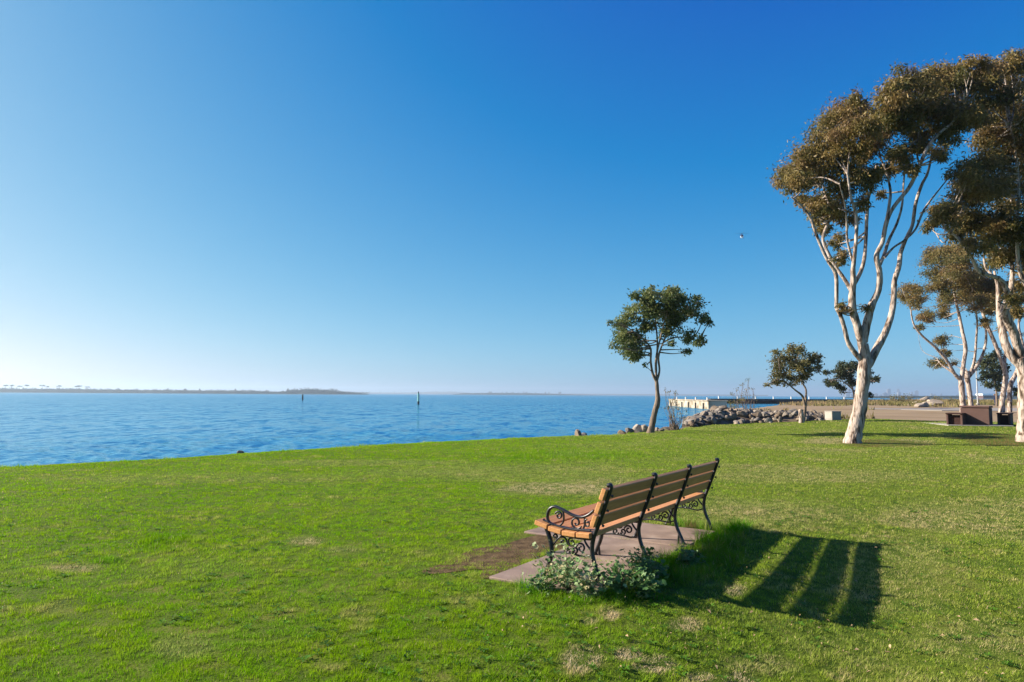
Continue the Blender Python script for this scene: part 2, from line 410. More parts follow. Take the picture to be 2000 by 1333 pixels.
so.add([(x, y, z) for x, y, z in pts], [(0, 1 + i, 1 + (i + 1) % k) for i in range(k)], True)
o = so.build('bare_earth', M_SOIL); o.location = cs; o.rotation_euler = (0, 0, BROT); tag(o, kind='structure')

# ------------------------------------------------------------------ park bench
bench = thing('park_bench', uv(0, 0, PADTOP), 'long brown slatted park bench with black scrolled iron frames facing the bay', 'bench', rz=BROT)
BL = 2.93
FR = [0.0, 0.985, 1.96, BL]
def slat(c, d, rx):
    m = MB(); m.box((0, 0, 0), d, bev=0.006)
    o = m.build('slat', M_BOARD, bench); o.location = c; o.rotation_euler = (rx, 0, 0); return o
# local axes: x = along the bench (u), y = towards the front (v), z up
for (v, z, rx) in ((0.075, 0.405, R(-2)), (0.215, 0.402, R(1)), (0.355, 0.418, R(9)), (0.495, 0.452, R(13))):
    slat((BL / 2, v, z), (BL + 0.13, 0.132, 0.044), rx)
for k in range(3):
    t = (k + 0.5) / 3; v = -0.006 - 0.128 * t; z = 0.478 + 0.345 * t
    slat((BL / 2, v, z), (BL + 0.13, 0.042, 0.104), R(20.5) * 1.0)
def spiral(cy, cz, r0, turns, a0, sgn=1, n=16):
    return [(0, cy + r0 * (1 - 0.78 * i / n) * math.cos(a0 + sgn * turns * 2 * math.pi * i / n), cz + r0 * (1 - 0.78 * i / n) * math.sin(a0 + sgn * turns * 2 * math.pi * i / n)) for i in range(n + 1)]
def yz(*pts): return [(0, a, b) for a, b in pts]
AX = ((1, 0, 0), 1.35)
def frame_meshes():
    fr = MB()
    # rear post and leg: one S-curve from the foot to the rounded knob over the back
    rear = catmull(yz((-0.075, 0.0), (-0.055, 0.06), (-0.005, 0.17), (0.018, 0.28), (0.005, 0.38), (-0.03, 0.47), (-0.075, 0.58), (-0.120, 0.70), (-0.158, 0.80), (-0.166, 0.825), (-0.158, 0.842), (-0.135, 0.838)), 4)
    n = len(rear); rr_ = np.interp(np.linspace(0, 1, n), [0, .08, .3, .5, .8, .9, 1], [.021, .017, .018, .019, .016, .019, .02])
    fr.tube(rear, rr_, 8, AX)
    for (v, z) in ((-0.067, 0.50), (-0.112, 0.63), (-0.155, 0.755)):
        fr.tube([(0, v - 0.012, z), (0, v - 0.028, z - 0.006)], 0.011, 8)
    front = catmull(yz((0.50, 0.0), (0.47, 0.06), (0.425, 0.17), (0.42, 0.26), (0.445, 0.35), (0.475, 0.425)), 5)
    fr.tube(front, np.interp(np.linspace(0, 1, len(front)), [0, .1, .5, 1], [.022, .017, .019, .020]), 8, AX)
    fr.tube(catmull(yz((0.455, 0.10), (0.448, 0.05), (0.443, 0.0)), 4), 0.012, 8, AX)
    fr.tube(catmull(yz((-0.03, 0.115), (-0.020, 0.06), (-0.018, 0.0)), 4), 0.011, 8, AX)
    fr.tube(catmull(yz((0.0, 0.372), (0.12, 0.368), (0.25, 0.372), (0.38, 0.394), (0.52, 0.43)), 4), 0.012, 8, AX)
    for v in (-0.075, 0.50): fr.tube([(0, v, 0.0), (0, v, 0.012)], 0.03, 10)
    sc = MB()
    S = 0.0085
    for P in (yz((0.425, 0.245), (0.385, 0.30), (0.345, 0.345), (0.31, 0.365)),
              yz((0.02, 0.27), (0.06, 0.31), (0.085, 0.345), (0.09, 0.366)),
              yz((0.02, 0.24), (0.10, 0.215), (0.20, 0.225), (0.30, 0.225), (0.42, 0.21))):
        sc.tube(catmull(P, 4), S, 6, AX)
    for a in ((0.30, 0.315, 0.045, 1.2, R(60), 1), (0.215, 0.320, 0.042, 1.2, R(100), -1), (0.125, 0.285, 0.045, 1.3, R(10), 1), (0.185, 0.262, 0.034, 1.2, R(-30), -1), (0.265, 0.255, 0.034, 1.2, R(200), 1), (0.385, 0.355, 0.026, 1.1, R(-120), -1)):
        sc.tube(spiral(*a), S, 6, AX)
    arm = MB()
    A = catmull(yz((0.40, 0.452), (0.445, 0.47), (0.462, 0.52), (0.44, 0.585), (0.385, 0.612), (0.30, 0.590), (0.20, 0.555), (0.12, 0.548), (0.05, 0.575), (0.0, 0.615)), 5)
    arm.tube(A, 0.0135, 8, ((1, 0, 0), 1.5))
    arm.tube(catmull(yz((0.46, 0.47), (0.35, 0.445), (0.22, 0.435), (0.10, 0.44), (0.03, 0.445)), 4), 0.010, 8, AX)
    for a in ((0.17, 0.497, 0.058, 1.35, R(-150), 1), (0.345, 0.54, 0.038, 1.3, R(20), 1), (0.06, 0.50, 0.036, 1.2, R(80), -1)):
        arm.tube(spiral(*a, n=20), S, 6, AX)
    arm.tube(catmull(yz((0.305, 0.59), (0.295, 0.54), (0.30, 0.49), (0.33, 0.455)), 4), S, 6, AX)
    arm.tube(catmull(yz((0.09, 0.548), (0.085, 0.50), (0.10, 0.455)), 4), S, 6, AX)
    arm.tube(catmull(yz((0.44, 0.47), (0.49, 0.478), (0.505, 0.492)), 3), 0.010, 6, AX)
    return fr, sc, arm
fr, sc_, arm_ = frame_meshes()
f0 = fr.build('frame', M_IRON, bench); s0 = sc_.build('scrollwork', M_IRON, f0); a0 = arm_.build('armrest', M_IRON, f0)
for i, u in enumerate(FR):
    if i == 0: f0.location = (u, 0, 0); continue
    f = link('frame', f0.data, None, bench); f.location = (u, 0, 0)
    link('scrollwork', s0.data, None, f)
    if i == 3: link('armrest', a0.data, None, f)

# ------------------------------------------------------------------ turf blades
DRYPX = [(1135, 1290, 45, 22, 1), (1225, 1280, 30, 14, 1), (1275, 1300, 40, 18, 1), (1192, 1203, 18, 12, .8), (1335, 1222, 34, 12, .8), (1150, 1215, 20, 8, .6), (1085, 955, 120, 12, .75), (1180, 945, 80, 10, .5),
         (600, 1058, 34, 9, .7), (140, 1111, 50, 8, .7), (670, 1075, 30, 6, .4), (355, 1265, 60, 22, .35), (1000, 925, 260, 16, .25), (1760, 866, 60, 7, .9), (1620, 862, 50, 6, .6), (1440, 1330, 40, 14, .9), (1370, 1325, 30, 10, .8),
         (1435, 1155, 22, 12, .8), (1450, 1010, 200, 30, .35), (1750, 1120, 120, 70, .3), (1880, 1010, 150, 30, .35), (1560, 930, 220, 14, .35), (400, 935, 300, 10, .2), (1100, 1110, 18, 5, .5), (1480, 1300, 70, 20, .4), (1900, 1250, 120, 40, .3), (700, 905, 200, 6, .3)]
BAREPX = [(1034, 1062, 36, 17, 1.0), (990, 1088, 22, 7, .6), (1745, 868, 70, 5, .9), (1960, 862, 60, 9, 1), (1930, 855, 70, 6, 1), (1720, 866, 70, 6, .9), (1700, 869, 40, 5, .8), (1290, 838, 30, 4, .8), (1352, 1033, 14, 5, .8)]
LUSHPX = [(1390, 1060, 50, 22, 1), (1345, 1035, 40, 12, 1), (1290, 1105, 45, 22, 1), (1045, 1150, 32, 22, 1), (1330, 1120, 60, 25, .9), (1400, 1090, 50, 25, .8), (1180, 1165, 100, 18, .5), (1120, 890, 130, 10, .35), (220, 1097, 40, 5, .5), (330, 1060, 70, 16, .3)]
def grass_field():
    n0 = 1980000
    rg = np.linspace(2.6, 46, 500)
    dens = np.where(rg < 5, 19000, 19000 * (5 / rg) ** 1.75)
    cdf = np.cumsum(dens * rg); cdf /= cdf[-1]
    r = np.interp(rng.random(n0), cdf, rg); th = R(-45) + R(97) * rng.random(n0)
    x = np.sin(th) * r; y = np.cos(th) * r
    sd = shore_sd(x, y); ls = lawn_sd(x, y)
    ok = (sd > 0.02 + 0.25 * (vnoise(x, y, 0.7, 77) - .3)) & (ls > -0.4 + 0.8 * (vnoise(x, y, 0.9, 5) - 0.5)) & (y > 2.4)
    x, y, r, sd = x[ok], y[ok], r[ok], sd[ok]
    du = (x - B0[0]) * UD[0] + (y - B0[1]) * UD[1]; dv = (x - B0[0]) * VD[0] + (y - B0[1]) * VD[1]
    pad_ = np.zeros(x.shape, bool)
    e = 0.10 * (fbm(x, y, 0.22, 8, 3) - 0.38)
    for (u0, u1, v0, v1) in pad_rects:
        pad_ |= (du > u0 + e) & (du < u1 - e) & (dv > v0 + e) & (dv < v1 - e)
    z = height(x, y, sd)
    px, py = project(x, y, z)
    def mask(L, w=1.0):
        o = np.zeros(x.shape)
        wob = 0.45 + 1.1 * fbm(x, y, 0.22, 31, 3)
        for (cx, cy, ax, ay, s) in L:
            q = ((px - cx) / ax) ** 2 + ((py - cy) / ay) ** 2
            o = np.maximum(o, s * np.clip(1.35 - q * wob * 0.8, 0, 1))
        return np.clip(o, 0, 1)
    dry = mask(DRYPX); bare = mask(BAREPX); lush = mask(LUSHPX)
    n1 = fbm(x, y, 1.6, 2, 4); n2 = fbm(x, y, 0.35, 4, 3); n3 = fbm(x, y, 0.075, 6, 2)
    right = sstep(-0.12, 0.45, x / (r + 2.5))            # the right half of the lawn is drier
    dry2 = np.clip(dry + np.clip((n1 - 0.52) * 1.6, 0, .5) * (0.25 + 0.75 * right) + right * 0.14 + np.clip((n2 - .68) * 2.5, 0, .5), 0, 1)
    lushn = np.clip(lush + 0.35 * sstep(8, 4, r) * (1 - right) + np.clip((0.46 - n1) * 2.0, 0, .6) * (1 - 0.6 * right), 0, 1)
    keep = ~pad_ & (rng.random(x.shape) > bare * np.where(r < 12, .97, .5)) & (rng.random(x.shape) < 0.50 + 0.75 * sstep(.25, .60, n3) * (0.45 + 0.8 * n2)) 
    idx = np.where(keep)[0]
    x, y, z, r, dry2, lush, lushn, n1, n2, n3, right, du, dv, dry, bare = [a[idx] for a in (x, y, z, r, dry2, lush, lushn, n1, n2, n3, right, du, dv, dry, bare)]
    n = len(x); print('grass blades', n)
    sd_ = sd[idx]; edge = sstep(.55, .05, sd_) * sstep(.4, .7, vnoise(x, y, .45, 13))
    near_pad = np.zeros(n)
    for (u0, u1, v0, v1) in pad_rects:
        dd = np.hypot(np.maximum(0, np.maximum(u0 - du, du - u1)), np.maximum(0, np.maximum(v0 - dv, dv - v1))); near_pad = np.maximum(near_pad, sstep(.16, .0, dd))
    edge = np.maximum(edge, .55 * near_pad * sstep(.35, .65, vnoise(x, y, .16, 44)))
    behind = sstep(-0.04, -0.16, dv) * sstep(-0.55, -0.27, dv) * (.55 + .9 * sstep(.35, .65, vnoise(x, y, .3, 88))) * sstep(0.2, 0.6, du) * sstep(3.9, 3.3, du)
    behind = np.maximum(behind, sstep(2.86, 2.95, du) * sstep(3.6, 3.2, du) * sstep(-.6, -.3, dv) * sstep(.75, .35, dv) * (.3 + .8 * vnoise(x, y, .2, 89)))
    tall = np.maximum(lush * 0.8, behind)
    h = (0.007 + 0.017 * sstep(.25, .75, n3) * (0.4 + n2) + 0.006 * rng.random(n)) * (1 + 4.2 * tall) * (1 - 0.35 * dry) * (1 + 2.2 * edge)
    sw = np.clip(r / 6, 1, 9)
    h = h * (1 + 0.10 * (sw - 1)); w = 0.0042 * sw ** 0.80 * (0.7 + 0.6 * rng.random(n))
    a = rng.random(n) * 6.283; lean = rng.normal(0, 0.95, n) * h + h * 0.4
    sx, sy = np.cos(a) * w / 2, np.sin(a) * w / 2
    lx, ly = -np.sin(a) * lean, np.cos(a) * lean
    b1 = np.stack([x - sx, y - sy, z - 0.004], -1); b2 = np.stack([x + sx, y + sy, z - 0.004], -1); tp = np.stack([x + lx, y + ly, z + h], -1)
    V = np.stack([b1, b2, tp], 1).reshape(-1, 3)
    g1 = np.array([0.200, 0.40, 0.004]); g2 = np.array([0.085, 0.235, 0.006]); yl = np.array([0.33, 0.42, 0.008]); st = np.array([0.52, 0.41, 0.22]); ol = np.array([0.225, 0.26, 0.035])
    t = np.clip(0.55 * lushn + 0.25 * rng.random(n) + 0.5 * tall, 0, 1)[:, None]
    c = g1 * (1 - t) + g2 * t
    t = np.clip(tall * 1.1, 0, 1)[:, None]; c = c * (1 - t) + np.array([0.115, 0.33, 0.006]) * t
    t = np.clip((n2 - 0.45) * 1.2 * (1 - tall) + 0.25 * rng.random(n) * (1 - tall), 0, 1)[:, None]; c = c * (1 - t) + yl * t
    t = (right * 0.5 * (1 - tall))[:, None]; c = c * (1 - t) + ol * t
    t = (np.clip((dry2 * 1.05 + .6 * np.clip(dry - .5, 0, 1)) * (0.45 + 0.9 * rng.random(n)) * (1 - 0.9 * tall), 0, 1))[:, None]; c = c * (1 - t) + st * t
    t = (np.clip(dry * 1.6 - .75, 0, 1) * (rng.random(n) < .8))[:, None]; c = c * (1 - t) + np.array([.74, .60, .38]) * t
    t = (rng.random(n) < 0.015 + 0.03 * right + 0.10 * dry2)[:, None]; c = np.where(t, st * (0.7 + 0.6 * rng.random(n)[:, None]), c)
    t = np.clip(bare * 1.3, 0, .95)[:, None]; c = c * (1 - t) + np.array([.20, .125, .06]) * t
    c = c * ((0.72 + 0.44 * rng.random(n)) * (0.88 + 0.26 * sstep(.3, .7, n3)))[:, None]
    return np_mesh('grass', V, np.arange(3 * n).reshape(-1, 3), np.repeat(c, 3, 0))
g = link('grass', grass_field(), M_GRASS); tag(g, 'short mown green turf with dry straw patches covering the park lawn', 'grass', kind='stuff')

# ------------------------------------------------------------------ foliage
def leaves(lobes, leaf, n_r2, pal, droop=0.3, clump=0.28, seed=1, squash=0.8, shell=0.55, quad_w=0.34):
    """lobes: (x,y,z,rx,rz[,ry]) -> arrays of rhombic leaves spread through clumps"""
    g = np.random.default_rng(seed); VV = []; CC = []
    pal = np.array(pal)
    for lb in lobes:
        x, y, z, rx, rz = lb[:5]; ry = lb[5] if len(lb) > 5 else rx
        rm = (rx * ry * rz) ** (1 / 3)
        n = max(30, int(n_r2 * rx * rz)); nc = max(4, int(9 + 5 * g.random()))
        d = g.normal(size=(nc, 3)); d /= np.linalg.norm(d, axis=1)[:, None]
        rad = (shell + (1 - shell) * g.random(nc)) ** 0.8
        rad[: nc // 4] *= 0.5
        cen = d * rad[:, None] * np.array([rx, ry, rz]) * 0.92
        cen[:, 2] += 0.08 * rz
        crad = rm * clump * (0.65 + 0.8 * g.random(nc))
        w = crad ** 2; which = g.choice(nc, n, p=w / w.sum())
        off = g.normal(size=(n, 3)); ln = np.linalg.norm(off, axis=1)[:, None]; off = off / ln * (g.random((n, 1)) ** 0.55) * np.where(g.random((n, 1)) < .26, 1.0 + 1.1 * g.random((n, 1)), 1.0)
        P = np.array([x, y, z]) + cen[which] + off * crad[which][:, None] * np.array([1.35, 1.35, squash])
        D = g.normal(size=(n, 3)); D /= np.linalg.norm(D, axis=1)[:, None]; D[:, 2] -= droop * 1.6; D += off * 0.5
        D /= np.linalg.norm(D, axis=1)[:, None]
        W = np.cross(D, g.normal(size=(n, 3))); W /= np.linalg.norm(W, axis=1)[:, None] + 1e-9
        L = leaf * (0.6 + 0.8 * g.random(n))[:, None]
        q = np.stack([P, P + D * L * 0.45 + W * L * quad_w * 0.5, P + D * L, P + D * L * 0.45 - W * L * quad_w * 0.5], 1)
        VV.append(q.reshape(-1, 3))
        ci = g.random(nc) * (len(pal) - 1) ; ci = np.clip(ci[which] + g.normal(0, 0.45, n), 0, len(pal) - 1.001)
        i0 = ci.astype(int); f = (ci - i0)[:, None]
        c = (pal[i0] * (1 - f) + pal[i0 + 1] * f) * (0.75 + 0.5 * g.random(n))[:, None]
        CC.append(np.repeat(c, 4, 0))
    V = np.concatenate(VV); C = np.concatenate(CC)
    return V, np.arange(len(V)).reshape(-1, 4), C

def tree(name, label, cat, base_px, dist, branches, lobes, leaf, n_r2, pal, bark, group=None, lsc=1.08, seed=1, droop=0.3, depth=1.3, twigs=2, base_flare=1.4, sides=9, clump=0.37, squash=0.9, shell=0.5, wf=0.30, basez=None):
    """branches: list of [(px,py,width_px[,doff])...] in photo pixels, lobes: (px,py,r[,doff[,rz]]) in photo pixels, placed round the foot's own distance"""
    g = np.random.default_rng(seed + 100)
    S = dist / F
    foot = at(base_px[0], base_px[1], dist)
    if basez is not None: foot[2] = basez
    t = thing(name, foot, label, cat, group)
    tr = MB(); tips = []
    for bi, br in enumerate(branches):
        end = br[-1][3] if len(br[-1]) > 3 else g.normal(0, depth * 0.6)
        st = br[0][3] if len(br[0]) > 3 else 0.0
        k = len(br)
        P = []; Rr = []
        for i, b in enumerate(br):
            s = (i / max(1, k - 1)) ** 1.2
            dd = dist + st * (1 - s) + end * s
            P.append(at(b[0], b[1], dd) - foot); Rr.append(b[2] * 0.81 * dd / F / 2)
        P = np.array(P); 
        Pc = catmull(P, 5); Rc = np.interp(np.linspace(0, k - 1, len(Pc)), range(k), Rr)
        Rc *= 1 + 0.10 * (g.random(len(Rc)) - 0.5)
        if bi == 0:
            Rc[:4] *= np.array([base_flare, 1 + (base_flare - 1) * .55, 1 + (base_flare - 1) * .25, 1.06]); Pc[0, 2] -= 0.12
        tr.tube(Pc, Rc, sides if Rc.max() > 0.04 else 6, wob=0.12)
        for i in range(len(Pc) // 3, len(Pc)): tips.append(Pc[i])
    tips = np.array(tips)
    LB = []
    for lb in lobes:
        dd = dist + (lb[3] if len(lb) > 3 and lb[3] is not None else g.normal(0, depth))
        r = lsc * lb[2] * dd / F; rz = (lb[4] if len(lb) > 4 else lb[2] * 0.88) * lsc * dd / F
        c = at(lb[0], lb[1], dd) - foot
        LB.append((*c, r, rz))
        for q in range(twigs):
            tgt = c + g.normal(0, 0.45, 3) * r if q else c + np.array([0, 0, 0.2 * r])
            i = np.argmin(np.linalg.norm(tips - tgt, axis=1) + 2.5 * np.maximum(0, tips[:, 2] - tgt[2])); s0 = tips[i]
            mid = (s0 + tgt) / 2 + g.normal(0, 0.08, 3) * np.linalg.norm(tgt - s0) - np.array([0, 0, 0.05 * np.linalg.norm(tgt - s0)])
            tr.tube(catmull([s0, mid, tgt], 4), np.linspace(min(0.035, 2.2 * S), 0.007, 9), 5, cap=False)
    tr.build('trunk', bark, t)
    V, Fc, C = leaves(LB, leaf, n_r2, pal, droop, clump, seed, squash, shell, wf)
    link('crown', np_mesh('crown', V, Fc, C), M_LEAF, t)
    return t

PAL_EUC = [(0.075, 0.078, 0.022), (0.125, 0.110, 0.032), (0.190, 0.145, 0.042), (0.245, 0.175, 0.060), (0.175, 0.112, 0.048)]
PAL_GRN = [(0.050, 0.070, 0.020), (0.090, 0.12, 0.032), (0.14, 0.17, 0.05), (0.20, 0.21, 0.08)]
PAL_OLV = [(0.065, 0.065, 0.022), (0.12, 0.112, 0.036), (0.18, 0.16, 0.055), (0.20, 0.15, 0.06)]
PAL_DRK = [(0.025, 0.035, 0.015), (0.045, 0.060, 0.022), (0.07, 0.08, 0.03)]

def dist_of(px, py): return float(gnd(px, py)[1])

# --- tree A: the tall pale-barked gum right of the bench
dA = dist_of(1663, 866)
brA = [
 [(1664, 868, 36), (1671, 838, 34), (1679, 800, 31), (1684, 762, 29), (1688, 726, 29), (1689, 700, 26), (1686, 672, 23, 0)],
 [(1686, 722, 22, 0), (1698, 710, 20), (1712, 682, 18), (1729, 650, 16), (1741, 615, 14), (1746, 580, 13), (1747, 550, 12), (1756, 520, 12), (1759, 495, 10), (1769, 468, 9), (1782, 440, 8), (1788, 400, 8), (1800, 362, 7), (1812, 338, 6), (1820, 300, 4, 1.2)],
 [(1686, 682, 20, 0), (1676, 642, 19), (1667, 612, 18), (1664, 580, 16), (1667, 550, 14), (1666, 528, 11), (1669, 502, 9), (1672, 470, 8), (1673, 430, 8), (1668, 405, 7), (1662, 385, 6), (1655, 340, 4, -0.8)],
 [(1667, 558, 10, 0), (1680, 534, 9), (1688, 506, 9), (1691, 470, 8), (1693, 425, 8), (1696, 388, 7), (1704, 365, 6), (1712, 320, 4, 0.6)],
 [(1686, 668, 20, 0), (1694, 628, 19), (1703, 596, 17), (1716, 566, 14), (1718, 532, 13), (1712, 500, 12), (1724, 472, 10), (1731, 436, 10), (1746, 404, 9), (1776, 366, 9), (1796, 324, 9), (1812, 288, 8), (1836, 260, 7), (1858, 242, 5), (1880, 215, 3, -1.0)],
 [(1730, 440, 8, -0.2), (1737, 400, 7), (1739, 372, 6), (1731, 338, 5), (1720, 308, 4), (1712, 270, 3, 0.7)],
 [(1717, 520, 9, 0), (1726, 500, 8), (1736, 470, 7), (1752, 436, 6), (1762, 400, 5), (1765, 356, 4), (1770, 310, 3, 1.0)],
 [(1727, 504, 6, 0), (1745, 484, 5), (1766, 470, 5), (1788, 448, 5), (1806, 408, 5), (1838, 366, 3), (1855, 345, 2, 1.5)],
 [(1684, 704, 14, 0), (1670, 690, 12), (1656, 668, 11), (1649, 640, 10), (1641, 615, 10), (1634, 600, 9), (1634, 570, 9), (1632, 535, 9), (1616, 508, 8), (1603, 480, 8), (1592, 452, 7), (1583, 426, 6), (1566, 404, 5), (1545, 385, 3, -0.9)],
 [(1665, 572, 10, 0), (1650, 547, 9), (1634, 524, 8), (1618, 496, 8), (1607, 466, 7), (1616, 440, 7), (1624, 420, 6), (1618, 396, 5), (1606, 360, 3, 0.5)],
 [(1624, 422, 5, 0.4), (1633, 404, 4), (1644, 388, 4), (1650, 350, 3, 0.8)],
 [(1665, 510, 6, 0), (1655, 470, 5), (1654, 440, 5), (1651, 404, 4), (1640, 360, 3, -1.2)],
 [(1796, 326, 5, -0.4), (1790, 290, 4), (1795, 250, 3), (1790, 210, 2, -0.5)],
]
lbA = [(1538, 345, 28), (1562, 362, 30), (1575, 320, 34), (1605, 345, 36), (1598, 285, 32), (1620, 260, 34), (1648, 300, 42), (1640, 232, 34), (1672, 262, 40), (1672, 195, 16), (1668, 215, 24), (1690, 225, 26), (1700, 300, 34), (1640, 372, 30), (1605, 392, 24), (1590, 412, 16), (1680, 345, 30), (1706, 345, 18), (1715, 255, 36),
       (1738, 195, 36), (1765, 155, 30), (1752, 235, 40), (1765, 302, 30), (1742, 300, 14), (1790, 205, 42), (1815, 160, 34), (1838, 195, 42), (1860, 150, 30), (1822, 232, 34), (1795, 260, 24), (1870, 225, 40), (1890, 175, 36), (1905, 135, 24), (1925, 160, 32), (1850, 262, 26), (1900, 245, 34),
       (1612, 445, 16), (1634, 474, 15), (1642, 502, 15), (1622, 420, 18), (1650, 425, 20), (1690, 395, 16), (1608, 408, 20), (1575, 395, 16), (1735, 330, 18), (1800, 290, 18), (1840, 300, 18), (1780, 330, 14), (1630, 405, 20), (1720, 380, 10), (1645, 598, 9), (1662, 606, 7), (1694, 600, 9), (1595, 432, 10)]
tree('gum_tree', 'tall pale-barked gum tree with forked white trunk standing alone right of the bench', 'tree', (1663, 867), dA, brA, lbA, 0.125, 7800, PAL_EUC, M_BARK, 'tall pale-barked gum trees', seed=5, depth=1.1, twigs=3, base_flare=1.18, droop=0.55, sides=14, squash=1.0)

# --- tree B: cut by the right edge of the picture
dB = dist_of(1996, 863)
brB = [
 [(2004, 866, 38), (2002, 830, 33), (2003, 790, 31), (2003, 750, 31), (1998, 718, 29), (1990, 700, 26, 0)],
 [(1996, 715, 24, 0), (1975, 694, 20), (1962, 668, 18), (1957, 640, 16), (1952, 618, 14), (1950, 590, 10), (1948, 560, 7), (1942, 530, 5, 0.8)],
 [(1998, 708, 22, 0), (1986, 672, 20), (1980, 650, 20), (1969, 628, 20), (1962, 604, 18), (1968, 585, 15), (1964, 562, 12), (1950, 544, 10), (1914, 532, 9), (1900, 508, 8), (1886, 484, 7), (1862, 458, 4), (1840, 440, 3, -1)],
 [(1968, 590, 14, 0.2), (1975, 560, 11), (1977, 528, 9), (1974, 490, 7), (1972, 450, 6), (1975, 400, 5), (1978, 350, 4, 1)],
 [(1938, 538, 6, -0.3), (1924, 520, 5), (1922, 490, 4), (1928, 460, 4), (1940, 440, 3, 0.5)],
 [(2002, 720, 24, 0), (2016, 680, 20), (2024, 630, 18), (2012, 570, 14), (1995, 540, 10), (1988, 500, 8), (1985, 440, 7), (1990, 370, 6), (1984, 300, 5), (1975, 250, 4, -1)],
 [(2018, 680, 18, 0), (2050, 630, 15), (2075, 560, 12), (2085, 480, 9), (2080, 390, 6), (2090, 320, 4, 1)],
]
lbB = [(1945, 195, 36), (1962, 135, 28), (1985, 120, 24), (1995, 165, 40), (1960, 235, 44), (1990, 240, 46), (1930, 275, 34), (1965, 300, 46), (2000, 310, 50), (1895, 335, 30), (1920, 325, 30), (1905, 375, 34), (1880, 400, 32), (1940, 370, 40), (1985, 385, 46), (1850, 425, 28), (1830, 410, 20), (1815, 436, 15), (1890, 440, 34), (1925, 425, 40), (1965, 450, 44), (2000, 450, 44), (1950, 500, 28), (1985, 505, 30), (1905, 478, 22), (1870, 462, 18), (1880, 355, 18),
       (2040, 200, 55), (2050, 300, 60), (2070, 400, 60), (2090, 250, 55), (2110, 340, 55), (2060, 480, 50), (2010, 540, 26), (1975, 585, 16), (1990, 610, 14)]
tree('gum_tree', 'large pale-barked gum tree with dense dark crown cut by the right picture edge', 'tree', (2000, 866), dB, brB, lbB, 0.125, 6800, PAL_EUC, M_BARK, 'tall pale-barked gum trees', seed=9, depth=1.3, twigs=3, base_flare=1.2, droop=0.55, sides=14, squash=1.0)

# --- tree C: two stems left of the picnic table
dC = dist_of(1886, 806)
brC = [
 [(1882, 812, 14), (1880, 780, 13), (1878, 750, 13), (1876, 735, 12, 0)],
 [(1897, 806, 12, 1), (1896, 785, 11), (1892, 755, 11), (1889, 738, 12), (1889, 725, 10, 1)],
 [(1876, 742, 10, 0), (1864, 730, 8), (1848, 703, 7), (1826, 678, 6), (1800, 655, 5), (1784, 632, 4), (1778, 600, 3, -1)],
 [(1878, 740, 10, 0), (1882, 712, 9), (1886, 680, 9), (1880, 650, 8), (1873, 615, 7), (1866, 585, 5), (1860, 545, 4, 1)],
 [(1889, 740, 10, 1), (1908, 715, 8), (1922, 685, 6), (1926, 650, 5), (1918, 600, 4), (1910, 560, 3, 2)],
 [(1894, 732, 7, 1), (1903, 705, 6), (1907, 660, 5), (1908, 620, 4), (1895, 570, 3, 0)],
 [(1866, 732, 5, 0), (1852, 722, 5), (1838, 712, 3), (1830, 700, 2, 1)],
]
lbC = [(1783, 567, 20), (1768, 585, 14), (1790, 592, 16), (1804, 618, 18), (1796, 640, 8), (1815, 502, 18), (1835, 528, 26), (1855, 498, 26), (1876, 520, 28), (1868, 552, 28), (1836, 562, 22), (1848, 590, 18), (1880, 580, 26), (1900, 545, 30), (1920, 570, 24), (1905, 595, 20), (1845, 615, 13), (1870, 490, 18), (1888, 480, 16), (1842, 668, 14), (1848, 690, 10), (1832, 712, 14), (1862, 708, 6), (1935, 600, 14), (1925, 630, 12)]
tree('gum_tree', 'twin-stemmed pale gum tree with tufted brown crown behind the brown picnic table', 'tree', (1886, 810), dC, brC, lbC, 0.20, 2600, PAL_EUC, M_BARK, 'tall pale-barked gum trees', seed=15, depth=2.2, twigs=2, base_flare=1.15, squash=0.85)
# --- tree D
dD = dist_of(1962, 806)
brD = [
 [(1956, 812, 13), (1958, 780, 12), (1963, 750, 12), (1964, 730, 11), (1954, 700, 9), (1942, 668, 9), (1928, 636, 8), (1918, 608, 7), (1906, 582, 5), (1895, 560, 3, 0.5)],
 [(1972, 810, 11, 1), (1972, 785, 11), (1973, 755, 11), (1982, 735, 10), (1992, 712, 9), (1998, 680, 7), (1990, 640, 5), (1992, 600, 4, 2)],
 [(1964, 735, 9, 0), (1962, 705, 8), (1966, 675, 7), (1958, 640, 6), (1956, 600, 4), (1950, 570, 3, 1)],
]
lbD = [(1930, 560, 22), (1950, 570, 24), (1940, 590, 18), (1970, 560, 24), (1975, 610, 18), (1960, 640, 10), (1992, 585, 20), (1985, 655, 10), (1935, 610, 12)]
tree('gum_tree', 'leaning pale gum tree with two stems right of the brown picnic table', 'tree', (1962, 810), dD, brD, lbD, 0.20, 2600, PAL_EUC, M_BARK, 'tall pale-barked gum trees', seed=19, depth=2.0, base_flare=1.15, squash=0.85)

# --- small trees
d1 = dist_of(1272, 845)
br1 = [
 [(1270, 847, 17), (1274, 828, 15), (1278, 808, 14), (1284, 786, 14), (1284, 768, 10), (1282, 742, 9, 0)],
 [(1282, 746, 7, 0), (1275, 731, 6), (1271, 706, 5), (1271, 682, 5), (1262, 668, 4), (1244, 652, 3), (1225, 640, 2, -0.6)],
 [(1282, 746, 6, 0), (1281, 708, 6), (1284, 682, 5), (1283, 655, 4), (1280, 625, 3), (1275, 590, 2, 0.5)],
 [(1283, 744, 6, 0), (1288, 724, 5), (1286, 698, 5), (1293, 675, 4), (1302, 655, 4), (1318, 628, 3), (1340, 610, 2, 0.2)],
 [(1283, 690, 4, 0), (1290, 660, 4), (1300, 620, 3), (1310, 590, 2, -0.5)],
 [(1296, 668, 3, 0), (1318, 660, 3), (1345, 660, 2), (1365, 668, 2, 0)],
]
